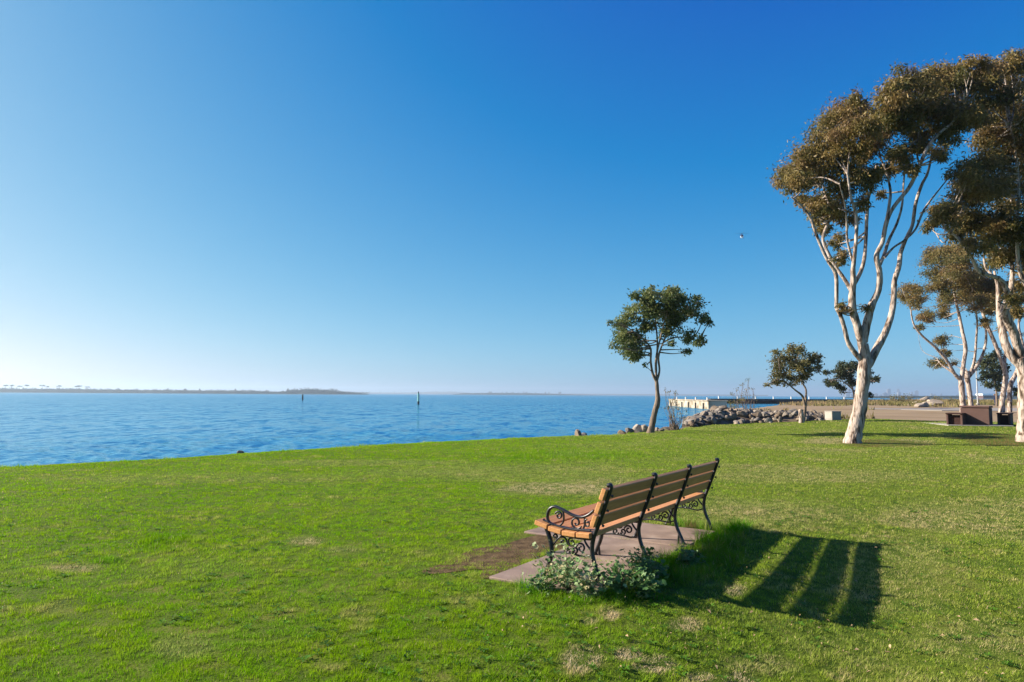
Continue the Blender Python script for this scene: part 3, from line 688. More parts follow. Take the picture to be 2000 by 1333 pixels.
lb1 = [(1220, 668, 16), (1238, 692, 13), (1214, 650, 13), (1229, 655, 22), (1212, 634, 12), (1228, 615, 20), (1232, 680, 20), (1246, 668, 14), (1257, 596, 24), (1272, 576, 12), (1279, 606, 24), (1303, 583, 22), (1324, 575, 14), (1328, 594, 24), (1303, 625, 24), (1270, 635, 18), (1328, 628, 20), (1352, 606, 18), (1372, 622, 12), (1386, 630, 7), (1344, 660, 14), (1368, 668, 12), (1340, 686, 8), (1311, 672, 7), (1192, 632, 5), (1362, 584, 8), (1260, 713, 4), (1250, 692, 8), (1200, 676, 7), (1273, 562, 5), (1296, 650, 14), (1240, 580, 7)]
tree('coral_tree', 'small dark green tree with leaning trunk at the water edge beyond the bench', 'tree', (1271, 846), d1, br1, lb1, 0.115, 4300, PAL_GRN, M_BARKD, 'small green trees', lsc=1.25, seed=25, clump=0.33, depth=0.7, twigs=2, base_flare=1.25, droop=0.1, squash=0.85, wf=0.45)
d2 = dist_of(1564, 825)
br2 = [
 [(1568, 826, 8), (1571, 808, 8), (1572, 795, 9), (1574, 776, 5), (1574, 761, 4), (1567, 747, 4), (1560, 725, 3, 0.5)],
 [(1572, 792, 6, 0), (1567, 774, 5), (1554, 763, 4), (1541, 752, 3), (1528, 740, 2, -0.4)],
 [(1541, 752, 3, -.2), (1520, 742, 2), (1500, 752, 1.5, -0.3)],
]
lb2 = [(1550, 695, 20), (1530, 706, 17), (1578, 704, 18), (1556, 722, 22), (1526, 730, 16), (1575, 728, 16), (1594, 698, 9), (1512, 745, 9), (1540, 742, 14), (1592, 720, 9), (1515, 690, 8), (1498, 752, 5), (1564, 684, 9), (1560, 742, 10), (1545, 678, 6)]
tree('coral_tree', 'small rounded olive tree leaning beside the rock pile', 'tree', (1568, 826), d2, br2, lb2, 0.13, 2900, PAL_OLV, M_BARKD, 'small green trees', lsc=1.2, seed=29, clump=0.33, depth=0.7, twigs=2, base_flare=1.2, droop=0.25, wf=0.42)
d3 = 82.0
br3 = [[(1668, 797, 6), (1669, 780, 5), (1666, 762, 4), (1660, 745, 3), (1655, 725, 2, 1)], [(1667, 766, 4, 0), (1684, 752, 3), (1706, 742, 2, 0)], [(1664, 760, 3, 0), (1645, 745, 2), (1622, 744, 1.5, 0)]]
lb3 = [(1616, 730, 7), (1640, 716, 8), (1640, 732, 13), (1622, 748, 10), (1656, 724, 13), (1658, 744, 14), (1644, 762, 8), (1670, 716, 10), (1706, 741, 8), (1714, 744, 4), (1698, 772, 6), (1690, 730, 9), (1634, 752, 9)]
tree('coral_tree', 'small dark open-crowned tree half hidden behind the tall gum trunk', 'tree', (1668, 797), d3, br3, lb3, 0.24, 1300, PAL_DRK, M_BARKD, 'small green trees', seed=33, depth=1.0, base_flare=1.1, droop=0.1, wf=0.5)
d4 = 100.0
br4 = [[(1947, 792, 5), (1946, 765, 4), (1943, 745, 3), (1938, 720, 2, 0)]]
lb4 = [(1935, 715, 16), (1925, 735, 12), (1945, 735, 14), (1938, 700, 12), (1955, 720, 12), (1930, 752, 8), (1948, 755, 8), (1985, 764, 8), (1950, 690, 8)]
tree('coral_tree', 'dark bushy tree seen far back between the gum trunks', 'tree', (1947, 792), d4, br4, lb4, 0.30, 900, PAL_DRK, M_BARKD, 'small green trees', seed=37, depth=1.2, base_flare=1.1, wf=0.5)

# ------------------------------------------------------------------ shrubs by the shore
def shrub(name, label, base, dist, lobes, leaf, n, pal, seed, basez=None, group='shore shrubs', tw=2.0):
    foot = at(base[0], base[1], dist); g = np.random.default_rng(seed)
    if basez is not None: foot[2] = basez
    t = thing(name, foot, label, 'shrub', group); st = MB(); LB = []
    for (px, py, r) in lobes:
        dd = dist + g.normal(0, 0.3); c = at(px, py, dd) - foot; rr_ = r * dd / F
        LB.append((*c, rr_, rr_ * .9))
        for q in range(4):
            e = c + g.normal(0, .5, 3) * rr_; b = np.array([g.normal(0, .12), g.normal(0, .12), -0.05])
            m = (b + e) / 2 + g.normal(0, .10, 3) * max(.5, e[2])
            st.tube(catmull([b, m, e], 3), np.linspace(.016, .005, 7) * tw / 2, 4, cap=False)
    st.build('stems', M_BARKD, t)
    V, Fc, C = leaves(LB, leaf, n, pal, 0.1, 0.3, seed)
    link('foliage', np_mesh('foliage', V, Fc, C), M_LEAF, t)
PAL_DRYS = [(0.10, 0.085, 0.03), (0.16, 0.14, 0.05), (0.22, 0.18, 0.09), (0.12, 0.14, 0.05)]
shrub('spindly_shrub', 'spindly half-bare shrub just right of the small waterside tree', (1316, 838), d1 + 1.5, [(1303, 765, 7), (1320, 768, 4), (1312, 785, 7), (1332, 806, 12), (1305, 800, 9), (1322, 795, 8), (1340, 818, 9), (1312, 815, 8)], 0.09, 300, PAL_DRYS, 41)
shrub('spindly_shrub', 'tall thin airy shrub rising above the middle of the rock pile', (1462, 822), 47, [(1460, 742, 6), (1441, 761, 6), (1458, 768, 9), (1472, 778, 9), (1450, 752, 4), (1468, 760, 5), (1430, 770, 4), (1446, 778, 8)], 0.10, 260, PAL_OLV, 43)
shrub('low_bush', 'yellow-green low bush at the back of the rock pile', (1432, 812), 52, [(1428, 790, 12), (1445, 785, 10), (1418, 797, 8), (1438, 798, 10)], 0.11, 800, [(0.08, 0.09, 0.02), (0.15, 0.14, 0.03), (0.21, 0.18, 0.05)], 45)
shrub('low_bush', 'straw-coloured dry bush among the rocks left of the small olive tree', (1485, 822), 45, [(1478, 802, 12), (1495, 803, 10), (1505, 806, 8), (1466, 806, 8)], 0.11, 700, PAL_DRYS, 47)
for i, (px, py, r, d, lab) in enumerate([(1725, 783, 8, 150, 'brown scrub mound on the sand right of the gum trunk'), (1752, 781, 13, 140, 'wide brown scrub mound left of the pale rubble'), (1772, 779, 10, 150, 'dark scrub mound touching the pale rubble'), (1655, 787, 10, 130, 'low dry scrub at the sand edge behind the gum trunk'), (1860, 782, 8, 150, 'dark scrub clump right of the pale rubble'), (1830, 780, 8, 165, 'low scrub clump just beyond the pale rubble'), (1625, 788, 9, 120, 'dry scrub tuft on the sand above the concrete block'), (1605, 790, 6, 125, 'small dry scrub tuft near the pier posts')]):
    shrub('scrub_mound', lab, (px, py + r * .55), d, [(px, py, r), (px - r * .8, py + 2, r * .6), (px + r * .8, py + 2, r * .6)], 0.35, 120, PAL_DRYS if i % 2 else PAL_OLV, 50 + i, group='scrub mounds on the sand', tw=4)

# ------------------------------------------------------------------ weeds by the bench
def weed(u, v, h, nl, seed, label, tone):
    g = np.random.default_rng(seed); base = uv(u, v, 0.0); base[2] = float(rise(base[0], base[1]))
    t = thing('mallow_weed', base, label, 'weed', 'weeds at the bench')
    st = MB(); V = []; Fc = []; C = []
    pal = [np.array([0.08, 0.18, 0.05]), np.array([0.15, 0.27, 0.09]), np.array([0.28, 0.37, 0.17]), np.array([0.46, 0.41, 0.22])]
    for s in range(9):
        a = g.random() * 6.283; sp = (0.25 + 0.75 * g.random()) * h * 0.95; top = h * (0.45 + 0.55 * g.random())
        P = catmull([(0, 0, -.01), (math.cos(a) * sp * .35, math.sin(a) * sp * .35, top * .6), (math.cos(a) * sp, math.sin(a) * sp, top)], 4)
        st.tube(P, np.linspace(.0045, .002, len(P)), 5, cap=False)
        for k in range(int(nl * 1.6)):
            q = P[int(g.integers(2, len(P)))] + g.normal(0, .042, 3) * np.array([1, 1, .9]); q[2] = max(q[2], .015)
            r = (.009 + .022 * g.random() ** 1.5); nrm = np.array([g.normal(0, .6), g.normal(0, .6), .8]); nrm /= np.linalg.norm(nrm)
            e1 = np.cross(nrm, g.normal(size=3)); e1 /= np.linalg.norm(e1); e2 = np.cross(nrm, e1)
            b = len(V); V.append(q - nrm * r * .25)
            for j in range(10):
                aa = 6.283 * j / 10; rr_ = r * (1 if j % 2 else .74) * (0.35 if j == 0 else 1)
                V.append(q + rr_ * (e1 * math.cos(aa) + e2 * math.sin(aa)))
            Fc += [(b, b + 1 + j, b + 1 + (j + 1) % 10) for j in range(10)]
            ci = min(3, max(0, int(g.normal(tone, .8)))); c = pal[ci] * (0.75 + .5 * g.random()); C += [c] * 11
    st.build('stems', noise_weed, t)
    link('leaves', np_mesh('leaves', np.array(V), np.array(Fc), np.array(C)), M_LEAF, t)
noise_weed = noise_mat('weed_stem', [(0.3, (0.14, 0.15, 0.06)), (0.7, (0.26, 0.22, 0.12))], 30, 3, 0.8)
WEEDS = [(-.42, .26, .17, 14, 'small mallow weed below the bench front leg', 1.5), (-.24, .12, .37, 20, 'tall straggly grey-green mallow weed under the near seat end', 2.2), (-.30, -.10, .22, 22, 'pale yellowing mallow weed in front of the near rear leg', 2.6), (-.02, -.24, .27, 26, 'bushy blue-green mallow weed right of the near rear leg', 1.0),
         (.22, -.34, .24, 26, 'dark leafy mallow weed behind the first seat panel', .6), (.48, -.28, .26, 22, 'mallow weed climbing the second bench frame foot', .6), (.02, -.46, .18, 22, 'low mallow weed at the shadow edge behind the bench', .9), (1.15, -.42, .15, 20, 'low glossy mallow weed in tall grass behind the bench middle', 1.0), (-.10, .32, .20, 14, 'thin dried mallow weed between the near legs', 3.0)]
for i, (u, v, h, nl, lab, tone) in enumerate(WEEDS): weed(u, v, h, nl, 70 + i, lab, tone)

# ------------------------------------------------------------------ rocks
def rock_mesh(seed, flat=0.75):
    import bmesh
    g = np.random.default_rng(seed); bm = bmesh.new(); bmesh.ops.create_icosphere(bm, subdivisions=2, radius=1)
    cuts = [(lambda d: d / np.linalg.norm(d))(g.normal(size=3)) for _ in range(9)]; offs = 0.45 + .35 * g.random(9)
    sc3 = np.array([1, .65 + .4 * g.random(), flat * (.7 + .5 * g.random())])
    for v in bm.verts:
        p = np.array(v.co)
        for c, o in zip(cuts, offs):
            q = p @ c
            if q > o: p = p - c * (q - o) * .99
        v.co = p * sc3 * (1.12 + .02 * g.normal())
    me = bpy.data.meshes.new('rock'); bm.to_mesh(me); bm.free(); return me
nt = M_ROCK.node_tree; oi = nt.nodes.new('ShaderNodeObjectInfo'); bs = [n for n in nt.nodes if n.type == 'BSDF_PRINCIPLED'][0]
mxr = nt.nodes.new('ShaderNodeMix'); mxr.data_type = 'RGBA'; mxr.blend_type = 'MULTIPLY'; mxr.inputs[0].default_value = 1.0
tint = ramp(nt, oi.outputs['Random'], [(0.0, (0.62, 0.60, 0.58)), (0.35, (1.0, 0.93, 0.84)), (0.6, (0.86, 0.70, 0.55)), (0.8, (1.25, 1.2, 1.1)), (1.0, (0.75, 0.72, 0.70))])
nt.links.new(bs.inputs['Base Color'].links[0].from_socket, mxr.inputs[6]); nt.links.new(tint, mxr.inputs[7]); nt.links.new(mxr.outputs[2], bs.inputs['Base Color'])
ROCKS = [rock_mesh(200 + i) for i in range(14)]
for r_ in ROCKS: r_.materials.append(M_ROCK)
ROCKSP = [rock_mesh(260 + i, .6) for i in range(5)]
for r_ in ROCKSP: r_.materials.append(M_ROCKP)
def rock(p, s, me, label, group, name='boulder'):
    o = link(name, me); o.location = [float(q) for q in p]; o.scale = (s, s * random.uniform(.8, 1.15), s * random.uniform(.75, 1.1))
    o.rotation_euler = (random.uniform(-.5, .5), random.uniform(-.5, .5), random.uniform(0, 6.28)); return tag(o, label, 'rock', group)
hp_x = [1335, 1360, 1400, 1450, 1500, 1560, 1610]; hp_y = [834, 832, 830, 828.5, 827, 825, 822]; hp_h = [.12, .35, .85, .70, .52, .55, .28]
def heap(px, s):
    """point of the rock bank: s metres behind its foot line"""
    p = gnd(px, float(np.interp(px, hp_x, hp_y))); h = float(np.interp(px, hp_x, hp_h))
    q = p + np.array([p[0] / p[1] * s, s, 0]); q[2] = p[2] + h * math.sin(min(1, s / 2.6) * math.pi / 2) * (1 if s < 3.4 else max(0, 1 - (s - 3.4) / 2.5)) - .12
    return q
PX = np.linspace(1332, 1612, 60); SS = np.linspace(0, 6.5, 14)
hv = [heap(px, s) for s in SS for px in PX]
hf = [(j * 60 + i, j * 60 + i + 1, (j + 1) * 60 + i + 1, (j + 1) * 60 + i) for j in range(13) for i in range(59)]
m = MB(); m.add(hv, hf, True); o = m.build('rock_bank', M_BANK); tag(o, kind='structure')
for i in range(285):
    px = random.uniform(1337, 1608); s = random.random() ** .8 * 3.6
    q = heap(px, s); sz = random.choice((.11, .14, .17, .2, .24, .3)) * random.uniform(.85, 1.15) * (1.15 if px < 1460 else .9)
    rock(q + np.array([0, 0, .10]), sz, random.choice(ROCKS), 'grey angular boulder in the heap of shore rocks at the lawn edge', 'boulders in the shore rock heap')
for (px, py, sz, lab) in [(1216, 842, .26, 'dark shore rock left of the small waterside tree, farthest from its trunk'), (1228, 842, .28, 'grey shore rock second from left beside the waterside tree'), (1244, 841, .34, 'dark angular rock close left of the waterside tree'), (1259, 841, .32, 'pale rock touching the waterside tree trunk on its left'), (1283, 841, .22, 'small dark rock right beside the waterside tree foot'), (1302, 836, .42, 'pale pointed boulder right of the waterside tree'), (1318, 836, .24, 'small brown rock between the pale boulder and the rock heap'), (1292, 842, .18, 'low flat rock at the right of the tree foot'),
                          (1128, 850, .28, 'pale flat rock alone on the lawn edge'), (1140, 849, .18, 'small dark rock beside the pale flat one on the lawn edge'), (471, 881, .13, 'small black rock on the far lawn edge at left')]:
    p = gnd(px, py); p[2] = float(height(p[0], p[1])) + sz * .3
    rock(p, sz, random.choice(ROCKS), lab, 'single rocks along the lawn edge')
for i, (px, py, sz, lab) in enumerate([(1797, 796, .75, 'low pale rubble slab at the left of the rubble pile on the sand'), (1808, 796, .7, 'pale rubble slab second from left on the sand'), (1818, 795, .9, 'tilted pale rubble slab in the middle of the pile on the sand'), (1828, 794, 1.0, 'largest rounded rubble block on the sand left of the gum stems'), (1806, 785, 1.7, 'long flat pale slab lying behind the rubble pile'), (1785, 790, .6, 'smallest pale rubble piece at the far left of the pile')]):
    p = gnd(px, py); p[2] = float(height(p[0], p[1])) + sz * .35
    rock(p, sz, ROCKSP[i % 5], lab, 'pale rubble on the sand', 'rubble_block')

# ------------------------------------------------------------------ dry grass on the sand
def dry_tufts():
    g = np.random.default_rng(61); n = 60000
    y = 42 + 230 * g.random(n) ** 1.3; th = R(14) + R(30) * g.random(n); x = np.tan(th) * y
    sd = shore_sd(x, y); ls = lawn_sd(x, y); nz = fbm(x, y, 9, 71, 3)
    px, py = project(x, y, np.zeros(n))
    k = (sd > .5) & (ls < -.3) & (nz + .55 * sstep(800, 788, py) + .25 * sstep(1.2, 0, -ls - .3) > .66)
    x, y = x[k], y[k]; n = len(x); z = height(x, y, sd[k]); h = (.12 + .3 * g.random(n)) * (1 + y / 250); w = h * .22; a = g.random(n) * 6.28
    V = np.stack([np.stack([x - np.cos(a) * w, y - np.sin(a) * w, z - .02], -1), np.stack([x + np.cos(a) * w, y + np.sin(a) * w, z - .02], -1), np.stack([x + g.normal(0, .4, n) * h, y, z + h], -1)], 1).reshape(-1, 3)
    t = fbm(x, y, 12, 75, 2)[:, None]; t = np.clip((t - .35) * 3, 0, 1); c = np.array([.20, .18, .07]) * (1 - t) + np.array([.30, .22, .12]) * t; c = c * (.7 + .5 * g.random(n))[:, None]
    o = link('dry_grass', np_mesh('dry_grass', V, np.arange(3 * n).reshape(-1, 3), np.repeat(c, 3, 0)), M_GRASS); tag(o, 'tufts of dry yellow grass scattered over the sand', 'grass', kind='stuff')
dry_tufts()

# ------------------------------------------------------------------ path across the sand
pp = [gnd(x, y) for x, y in ((1690, 800), (1760, 801), (1840, 803), (1960, 804), (2300, 810), (2300, 804), (1960, 797.5), (1840, 797.5), (1760, 797.5), (1690, 798))]
m = MB(); n = 5
V_ = []
for p in pp: V_.append((p[0], p[1], float(height(p[0], p[1])) + .05))
for p in pp: V_.append((p[0], p[1], float(height(p[0], p[1])) - .25))
m.add(V_, [(i, i + 1, 8 - i, 9 - i) for i in range(4)] + [(i, (i + 1) % 10, 10 + (i + 1) % 10, 10 + i) for i in range(10)])
o = m.build('path', M_PATH); tag(o, kind='structure')

# ------------------------------------------------------------------ concrete block, stump
p = gnd(1627, 821); sz = p[1] / F
cb = thing('concrete_block', p, 'square pale concrete utility block on the lawn edge left of the gum trunk', 'utility box', rz=R(14))
m = MB(); m.box((0, 0, .03), (24 * sz, 24 * sz, .06), bev=.01); m.build('base', M_CONC, cb)
m = MB(); m.box((0, 0, .06 + 7 * sz), (21 * sz, 21 * sz, 14 * sz), bev=.02); m.build('body', M_CONC, cb)
m = MB(); m.box((0, 0, .065 + 14 * sz + .02), (21.6 * sz, 21.6 * sz, .045), bev=.012); m.build('lid', M_CONC, cb)
p = gnd(1563, 826); sz = p[1] / F
m = MB(); P_ = catmull([(0, 0, -.05), (.01, 0, .3), (-.01, 0, .6), (.0, 0, 26 * sz)], 4)
m.tube(P_, np.linspace(5.2, 4.2, len(P_)) * sz, 10, wob=.08)
o = m.build('wooden_post', M_BARK); o.location = p + np.array([-.08, -.35, 0]); tag(o, 'short thick pale wooden post standing before the small olive tree', 'post')

# ------------------------------------------------------------------ picnic table
p = gnd(1917, 833); S = p[1] / F
zt = p[2]
def gp(px, py=833): q = gnd(px, py); return q
padp = MB(); c = gp(1922); padp.box((0, 0, 0.0), (118 * S, 3.0, .10), bev=.02)
o = padp.build('picnic_pad', M_CONC); o.location = (c[0], c[1] + 1.4, zt + .0); o.rotation_euler = (0, 0, R(-8)); tag(o, kind='structure')
def block_table():
    t = thing('picnic_table', gp(1917) + np.array([0, .45, .05]), 'big solid brown concrete picnic table between the gum trunks', 'table', rz=R(-43))
    W = 50 * S; H = 37 * S
    m = MB(); m.box((0, .45, H / 2 - .05), (W * .96, .86, H - .1), bev=.02); m.build('pedestal', M_BROWN, t)
    m = MB(); m.box((0, .45, H - .045), (W, .95, .09), bev=.02); m.build('tabletop', M_BROWN, t)
block_table()
def block_bench(px, wpx, label):
    t = thing('picnic_bench', gp(px) + np.array([0, .45, .05]), label, 'bench', 'brown picnic benches', rz=R(-43))
    W = wpx * S; H = 23 * S
    for sx in (-1, 1):
        m = MB(); m.box((sx * (W / 2 - .05), .5, H / 2 - .03), (.09, .9, H - .06), bev=.012); m.build('leg', M_BROWN, t)
    m = MB(); m.box((0, .55, H / 2 - .05), (W - .2, .7, H - .12), bev=.01); m.build('panel', M_BROWND, t)  # dark filler standing in for the shade in the hollow under the seat
    m = MB(); m.box((0, .5, H - .03), (W + .03, 1.0, .06), bev=.015); m.build('seat', M_BROWND, t)
block_bench(1876, 28, 'dark brown picnic bench left of the brown table')
block_bench(1974, 22, 'dark brown picnic bench right of the brown table')

# ------------------------------------------------------------------ pier
def wpt(px, dist, z): d = ray(px, 770); return np.array([d[0] * dist, dist, z])
a = wpt(1306, 195, 0); b = wpt(1383, 148, 0); ctr = (a + b) / 2
L_ = float(np.linalg.norm((b - a)[:2])); ang = math.atan2(b[1] - a[1], b[0] - a[0])
pier = thing('wharf', (ctr[0], ctr[1], WATER_Z), 'pale concrete wharf with dark fender posts standing in the bay beyond the rocks', 'wharf', rz=ang)
m = MB(); m.box((0, 2, .70), (L_, 4, 2.0), bev=.05); m.build('wall', M_WHARF, pier)
m = MB(); m.box((0, 2, 1.80), (L_ + .3, 4.4, .22), bev=.04); m.build('deck', M_WHARF, pier)
for k in range(6):
    m = MB(); m.tube([(0, 0, -1), (0, 0, 1.3)], .17, 8); q = m.build('fender_post', M_DARKW, pier); q.location = (-L_ / 2 + L_ * (k + .6) / 6, -.35, 0)
for k in range(4):
    m = MB(); m.tube([(0, 0, 0), (0, 0, .5), (0, 0, .6)], [.16, .16, .22], 8); q = m.build('bollard', M_WHITE, pier); q.location = (-L_ / 2 + L_ * (k + .5) / 4, 1.2, 1.91)
a = wpt(1388, 250, 0); b = wpt(1720, 262, 0); ctr = (a + b) / 2; L_ = float(np.linalg.norm((b - a)[:2])); ang = math.atan2(b[1] - a[1], b[0] - a[0])
pier2 = thing('pier', (ctr[0], ctr[1], WATER_Z), 'long low dark pier with white bollards running behind the sand', 'pier', rz=ang)
m = MB(); m.box((0, 2, 1.35), (L_, 4, .9), bev=.05); m.build('deck', M_DARKW, pier2)
m = MB(); m.box((0, 3.2, .3), (L_, .3, 1.6)); m.build('sheet_wall', M_DARKW, pier2)
for k in range(16):
    m = MB(); m.tube([(0, 0, -1), (0, 0, 1.2)], .22, 7); q = m.build('pile', M_DARKW, pier2); q.location = (-L_ / 2 + L_ * (k + .5) / 16, .6, 0)
for px in (1404, 1444, 1483, 1522, 1561, 1601, 1640, 1680):
    w_ = wpt(px, 251, 0); loc = (w_[:2] - ctr[:2]); m = MB(); m.tube([(0, 0, 0), (0, 0, .8), (0, 0, .95)], [.25, .22, .3], 8)
    q = m.build('bollard', M_WHITE, pier2); q.location = (loc[0] * math.cos(-ang) - loc[1] * math.sin(-ang), .5, 1.8)

# ------------------------------------------------------------------ channel markers
def marker(px, ytop, ybot, label, mat, wpx):
    q = gnd(px, ybot, WATER_Z); S_ = q[1] / F; H = (ybot - ytop) * S_
    t = thing('channel_marker', (q[0], q[1], WATER_Z), label, 'channel marker', 'channel markers in the bay')
    m = MB(); m.tube([(0, 0, -1), (0, 0, H * .22)], wpx * S_ * .42, 10); m.build('pile', M_DARKW, t)
    m = MB(); m.tube([(0, 0, H * .2), (0, 0, H * .85)], [wpx * S_ * .42, wpx * S_ * .36], 10); m.build('shaft', mat, t)
    m = MB(); m.tube([(0, 0, H * .84), (0, 0, H * .9), (0, 0, H)], [wpx * S_ * .2, wpx * S_ * .22, wpx * S_ * .08], 8); m.build('lantern', M_DARKW, t)
marker(817, 765, 790, 'pale green channel marker post standing in the bay, the larger one', M_GREENP, 5)
marker(591, 770, 782, 'small dark channel marker post farther out in the bay at left', M_DARKW, 3.6)

# ------------------------------------------------------------------ lamp post, person
p = gnd(1910, 793); S_ = p[1] / F
lp = thing('lamp_post', p, 'slim pale pole standing on the sand between the gum trees', 'lamp post')
m = MB(); m.tube([(0, 0, 0), (0, 0, 110 * S_)], [1.3 * S_, .8 * S_], 8); m.build('pole', M_STEEL, lp)
m = MB(); m.box((0, 0, .2), (5 * S_, 5 * S_, .4), bev=.05); m.build('footing', M_CONC, lp)
m = MB(); m.tube(catmull([(0, 0, 109 * S_), (.5, 0, 112 * S_), (1.3, 0, 112 * S_)], 4), .06, 6); m.box((1.5, 0, 112 * S_), (.7, .3, .14), bev=.03); m.build('lamp_head', M_STEEL, lp)

def person(p, label, rz=0.0):
    t = thing('person', p, label, 'person', rz=rz)
    me = bpy.data.meshes.new('body')
    J = [(0, 0, .95, .15), (0, 0, 1.18, .145), (0, 0, 1.40, .16), (0, 0, 1.50, .06), (0, .02, 1.60, .085), (0, .02, 1.70, .09), (0, .0, 1.76, .06),
         (.19, 0, 1.42, .065), (.27, .02, 1.16, .05), (.25, .16, .95, .04), (.24, .2, .88, .04),
         (-.19, 0, 1.42, .065), (-.30, .02, 1.20, .05), (-.42, .14, 1.05, .04), (-.46, .19, 1.02, .04),
         (.10, 0, .88, .10), (.12, .03, .50, .07), (.13, -.02, .09, .05), (.13, .10, .04, .045),
         (-.10, 0, .88, .10), (-.12, -.02, .50, .07), (-.13, -.08, .09, .05), (-.13, .04, .04, .045)]
    E = [(0, 1), (1, 2), (2, 3), (3, 4), (4, 5), (5, 6), (2, 7), (7, 8), (8, 9), (9, 10), (2, 11), (11, 12), (12, 13), (13, 14), (0, 15), (15, 16), (16, 17), (17, 18), (0, 19), (19, 20), (20, 21), (21, 22)]
    me.from_pydata([j[:3] for j in J], E, []); o = link('body', me, M_SHIRT, t)
    md = o.modifiers.new('skin', 'SKIN')
    if not me.skin_vertices: me.attributes
    for i, j in enumerate(J): me.skin_vertices[0].data[i].radius = (j[3], j[3] * .8 if i < 3 else j[3])
    me.skin_vertices[0].data[0].use_root = True
    o.modifiers.new('sub', 'SUBSURF').levels = 1; o.modifiers['sub'].render_levels = 1
    m = MB(); m.tube(catmull([(0, .03, 1.555), (0, .045, 1.60), (0, .05, 1.66), (0, .045, 1.71)], 3), [.05, .062, .072, .078, .083, .085, .085, .084, .082, .078][:10], 10); m.build('face', M_SKIN, t)
    m = MB(); m.tube(catmull([(0, -.01, 1.62), (0, -.005, 1.70), (0, 0, 1.76), (0, .01, 1.80)], 3), [.07, .085, .094, .1, .1, .1, .095, .085, .06, .03][:10], 10); m.build('hair', M_HAIR, t)
pp_ = gnd(1944, 793.5); pp_[2] = float(height(pp_[0], pp_[1]))
try:
    person(pp_, 'person in dark blue clothes walking on the sand between gum trunks', R(60))
except Exception as e: print('person', e)

# ------------------------------------------------------------------ far shores
def far_land(name, px0, px1, dist, hfun, depth=260, n=160, seed=1, mat=None, z0=WATER_Z - .6):
    xs = np.linspace(px0, px1, n); V_ = []; g = np.random.default_rng(seed)
    for row, (dd, k) in enumerate(((0, 0), (.15, .55), (.4, 1.0), (.75, .9), (1.0, 0))):
        for x in xs:
            q = wpt(x, dist + dd * depth, 0); hh = hfun(x) * (1 + .0 * row)
            V_.append((q[0], q[1], z0 + k * (hh + .6) + (k > 0) * .25 * hh * (vnoise(x, row * 3.1, 4.0, seed) - .5)))
    Fc = [(r * n + i, r * n + i + 1, (r + 1) * n + i + 1, (r + 1) * n + i) for r in range(4) for i in range(n - 1)]
    m = MB(); m.add(V_, Fc, True); o = m.build(name, mat or M_FARL); tag(o, kind='structure'); return o
interp = lambda xs, ys: (lambda x: float(np.interp(x, xs, ys)))
D1 = 1900
far_land('far_shore', -400, 720, D1, interp([-400, 0, 120, 300, 500, 545, 565, 620, 660, 720], [10, 10, 11, 9, 7.5, 5, 10, 13, 8, 1.5]), seed=3)
far_land('far_island', 880, 1180, 3600, interp([880, 905, 960, 1040, 1110, 1180], [0, 8, 11, 10, 5, 0]), seed=5, depth=400)
far_land('far_coast', 700, 1500, 6800, interp([700, 900, 1200, 1500], [14, 16, 14, 14]), seed=6, depth=600, mat=M_HILL)
far_land('far_headland', 1640, 2700, 1300, interp([1640, 1680, 1760, 1900, 2100, 2700], [0, 3.0, 4.5, 6, 8, 10]), seed=8, depth=300)
far_land('far_hill', 760, 960, 8200, interp([760, 830, 880, 960], [4, 30, 34, 4]), seed=9, depth=500, mat=M_HILL)
# trees on the far shore: a few meshes, each tree its own object
def far_tree_mesh(kind, seed):
    g = np.random.default_rng(seed); m = MB()
    H = 15
    m.tube([(0, 0, -1), (.3, 0, H * .55), (.5, 0, H * .8)], [.45, .35, .25], 5)
    if kind == 0: LBs = [(0, 0, H * .88, 6.5, 1.5), (-4, 0, H * .86, 4, 1.2), (4.5, 0, H * .84, 4, 1.1), (1, 2, H * .95, 3.5, 1.1)]
    elif kind == 1: LBs = [(0, 0, H * .7, 3.0, 3.6), (1.5, 0, H * .5, 3.2, 2.4), (-1.6, 1, H * .5, 2.8, 2.2), (0, 0, H * .9, 1.8, 1.6)]
    else: LBs = [(0, 0, H * .93, 2.2, 1.2), (0, 0, H * .88, 1.4, 1.2)]
    V, Fc, C = leaves(LBs, 1.1, 26, PAL_DRK, 0.1, .35, seed)
    return m, np_mesh('crown', V, Fc, C)
FT = []
for kd in (0, 0, 1, 1, 2):
    m, c = far_tree_mesh(kd, 300 + len(FT)); tag_o = m
    FT.append((m, c, kd))
first = {}
def far_tree(px, dist, scale, k, hz, label):
    q = wpt(px, dist, hz); t = thing('far_tree', q, label, 'tree', 'trees on the far shore', rz=random.uniform(0, 6.28)); t.scale = (scale,) * 3
    m, c, kd = FT[k]
    if k not in first: first[k] = m.build('trunk', M_BARKD, t)
    else: link('trunk', first[k].data, None, t)
    link('crown', c, M_LEAF, t)
r2 = random.Random(5)
for px in (10, 22, 52, 82, 115, 149, 154, 170, 92, 38):
    far_tree(px, D1 + r2.uniform(20, 120), r2.uniform(.95, 1.25), r2.choice((0, 1)), 3.0, 'umbrella-topped tree rising from the hazy far shore at left')
for i in range(34):
    px = r2.uniform(-60, 535)
    far_tree(px, D1 + r2.uniform(20, 120), r2.uniform(.45, .8), r2.choice((2, 3, 3)), 2.0, 'low bushy tree along the hazy far shoreline at left')
for px in (562, 570, 580, 590, 598, 606, 618, 628, 640, 650, 656):
    far_tree(px, D1 + r2.uniform(20, 120), r2.uniform(.5, .9), r2.choice((2, 3, 1)), 2.5, 'tree on the small wooded point behind the dark channel marker')
for px in (676, 690, 722, 742, 770):
    far_tree(px, D1 + 200, r2.uniform(.35, .6), 4, 0.0, 'tiny lone palm on the low end of the far shore')
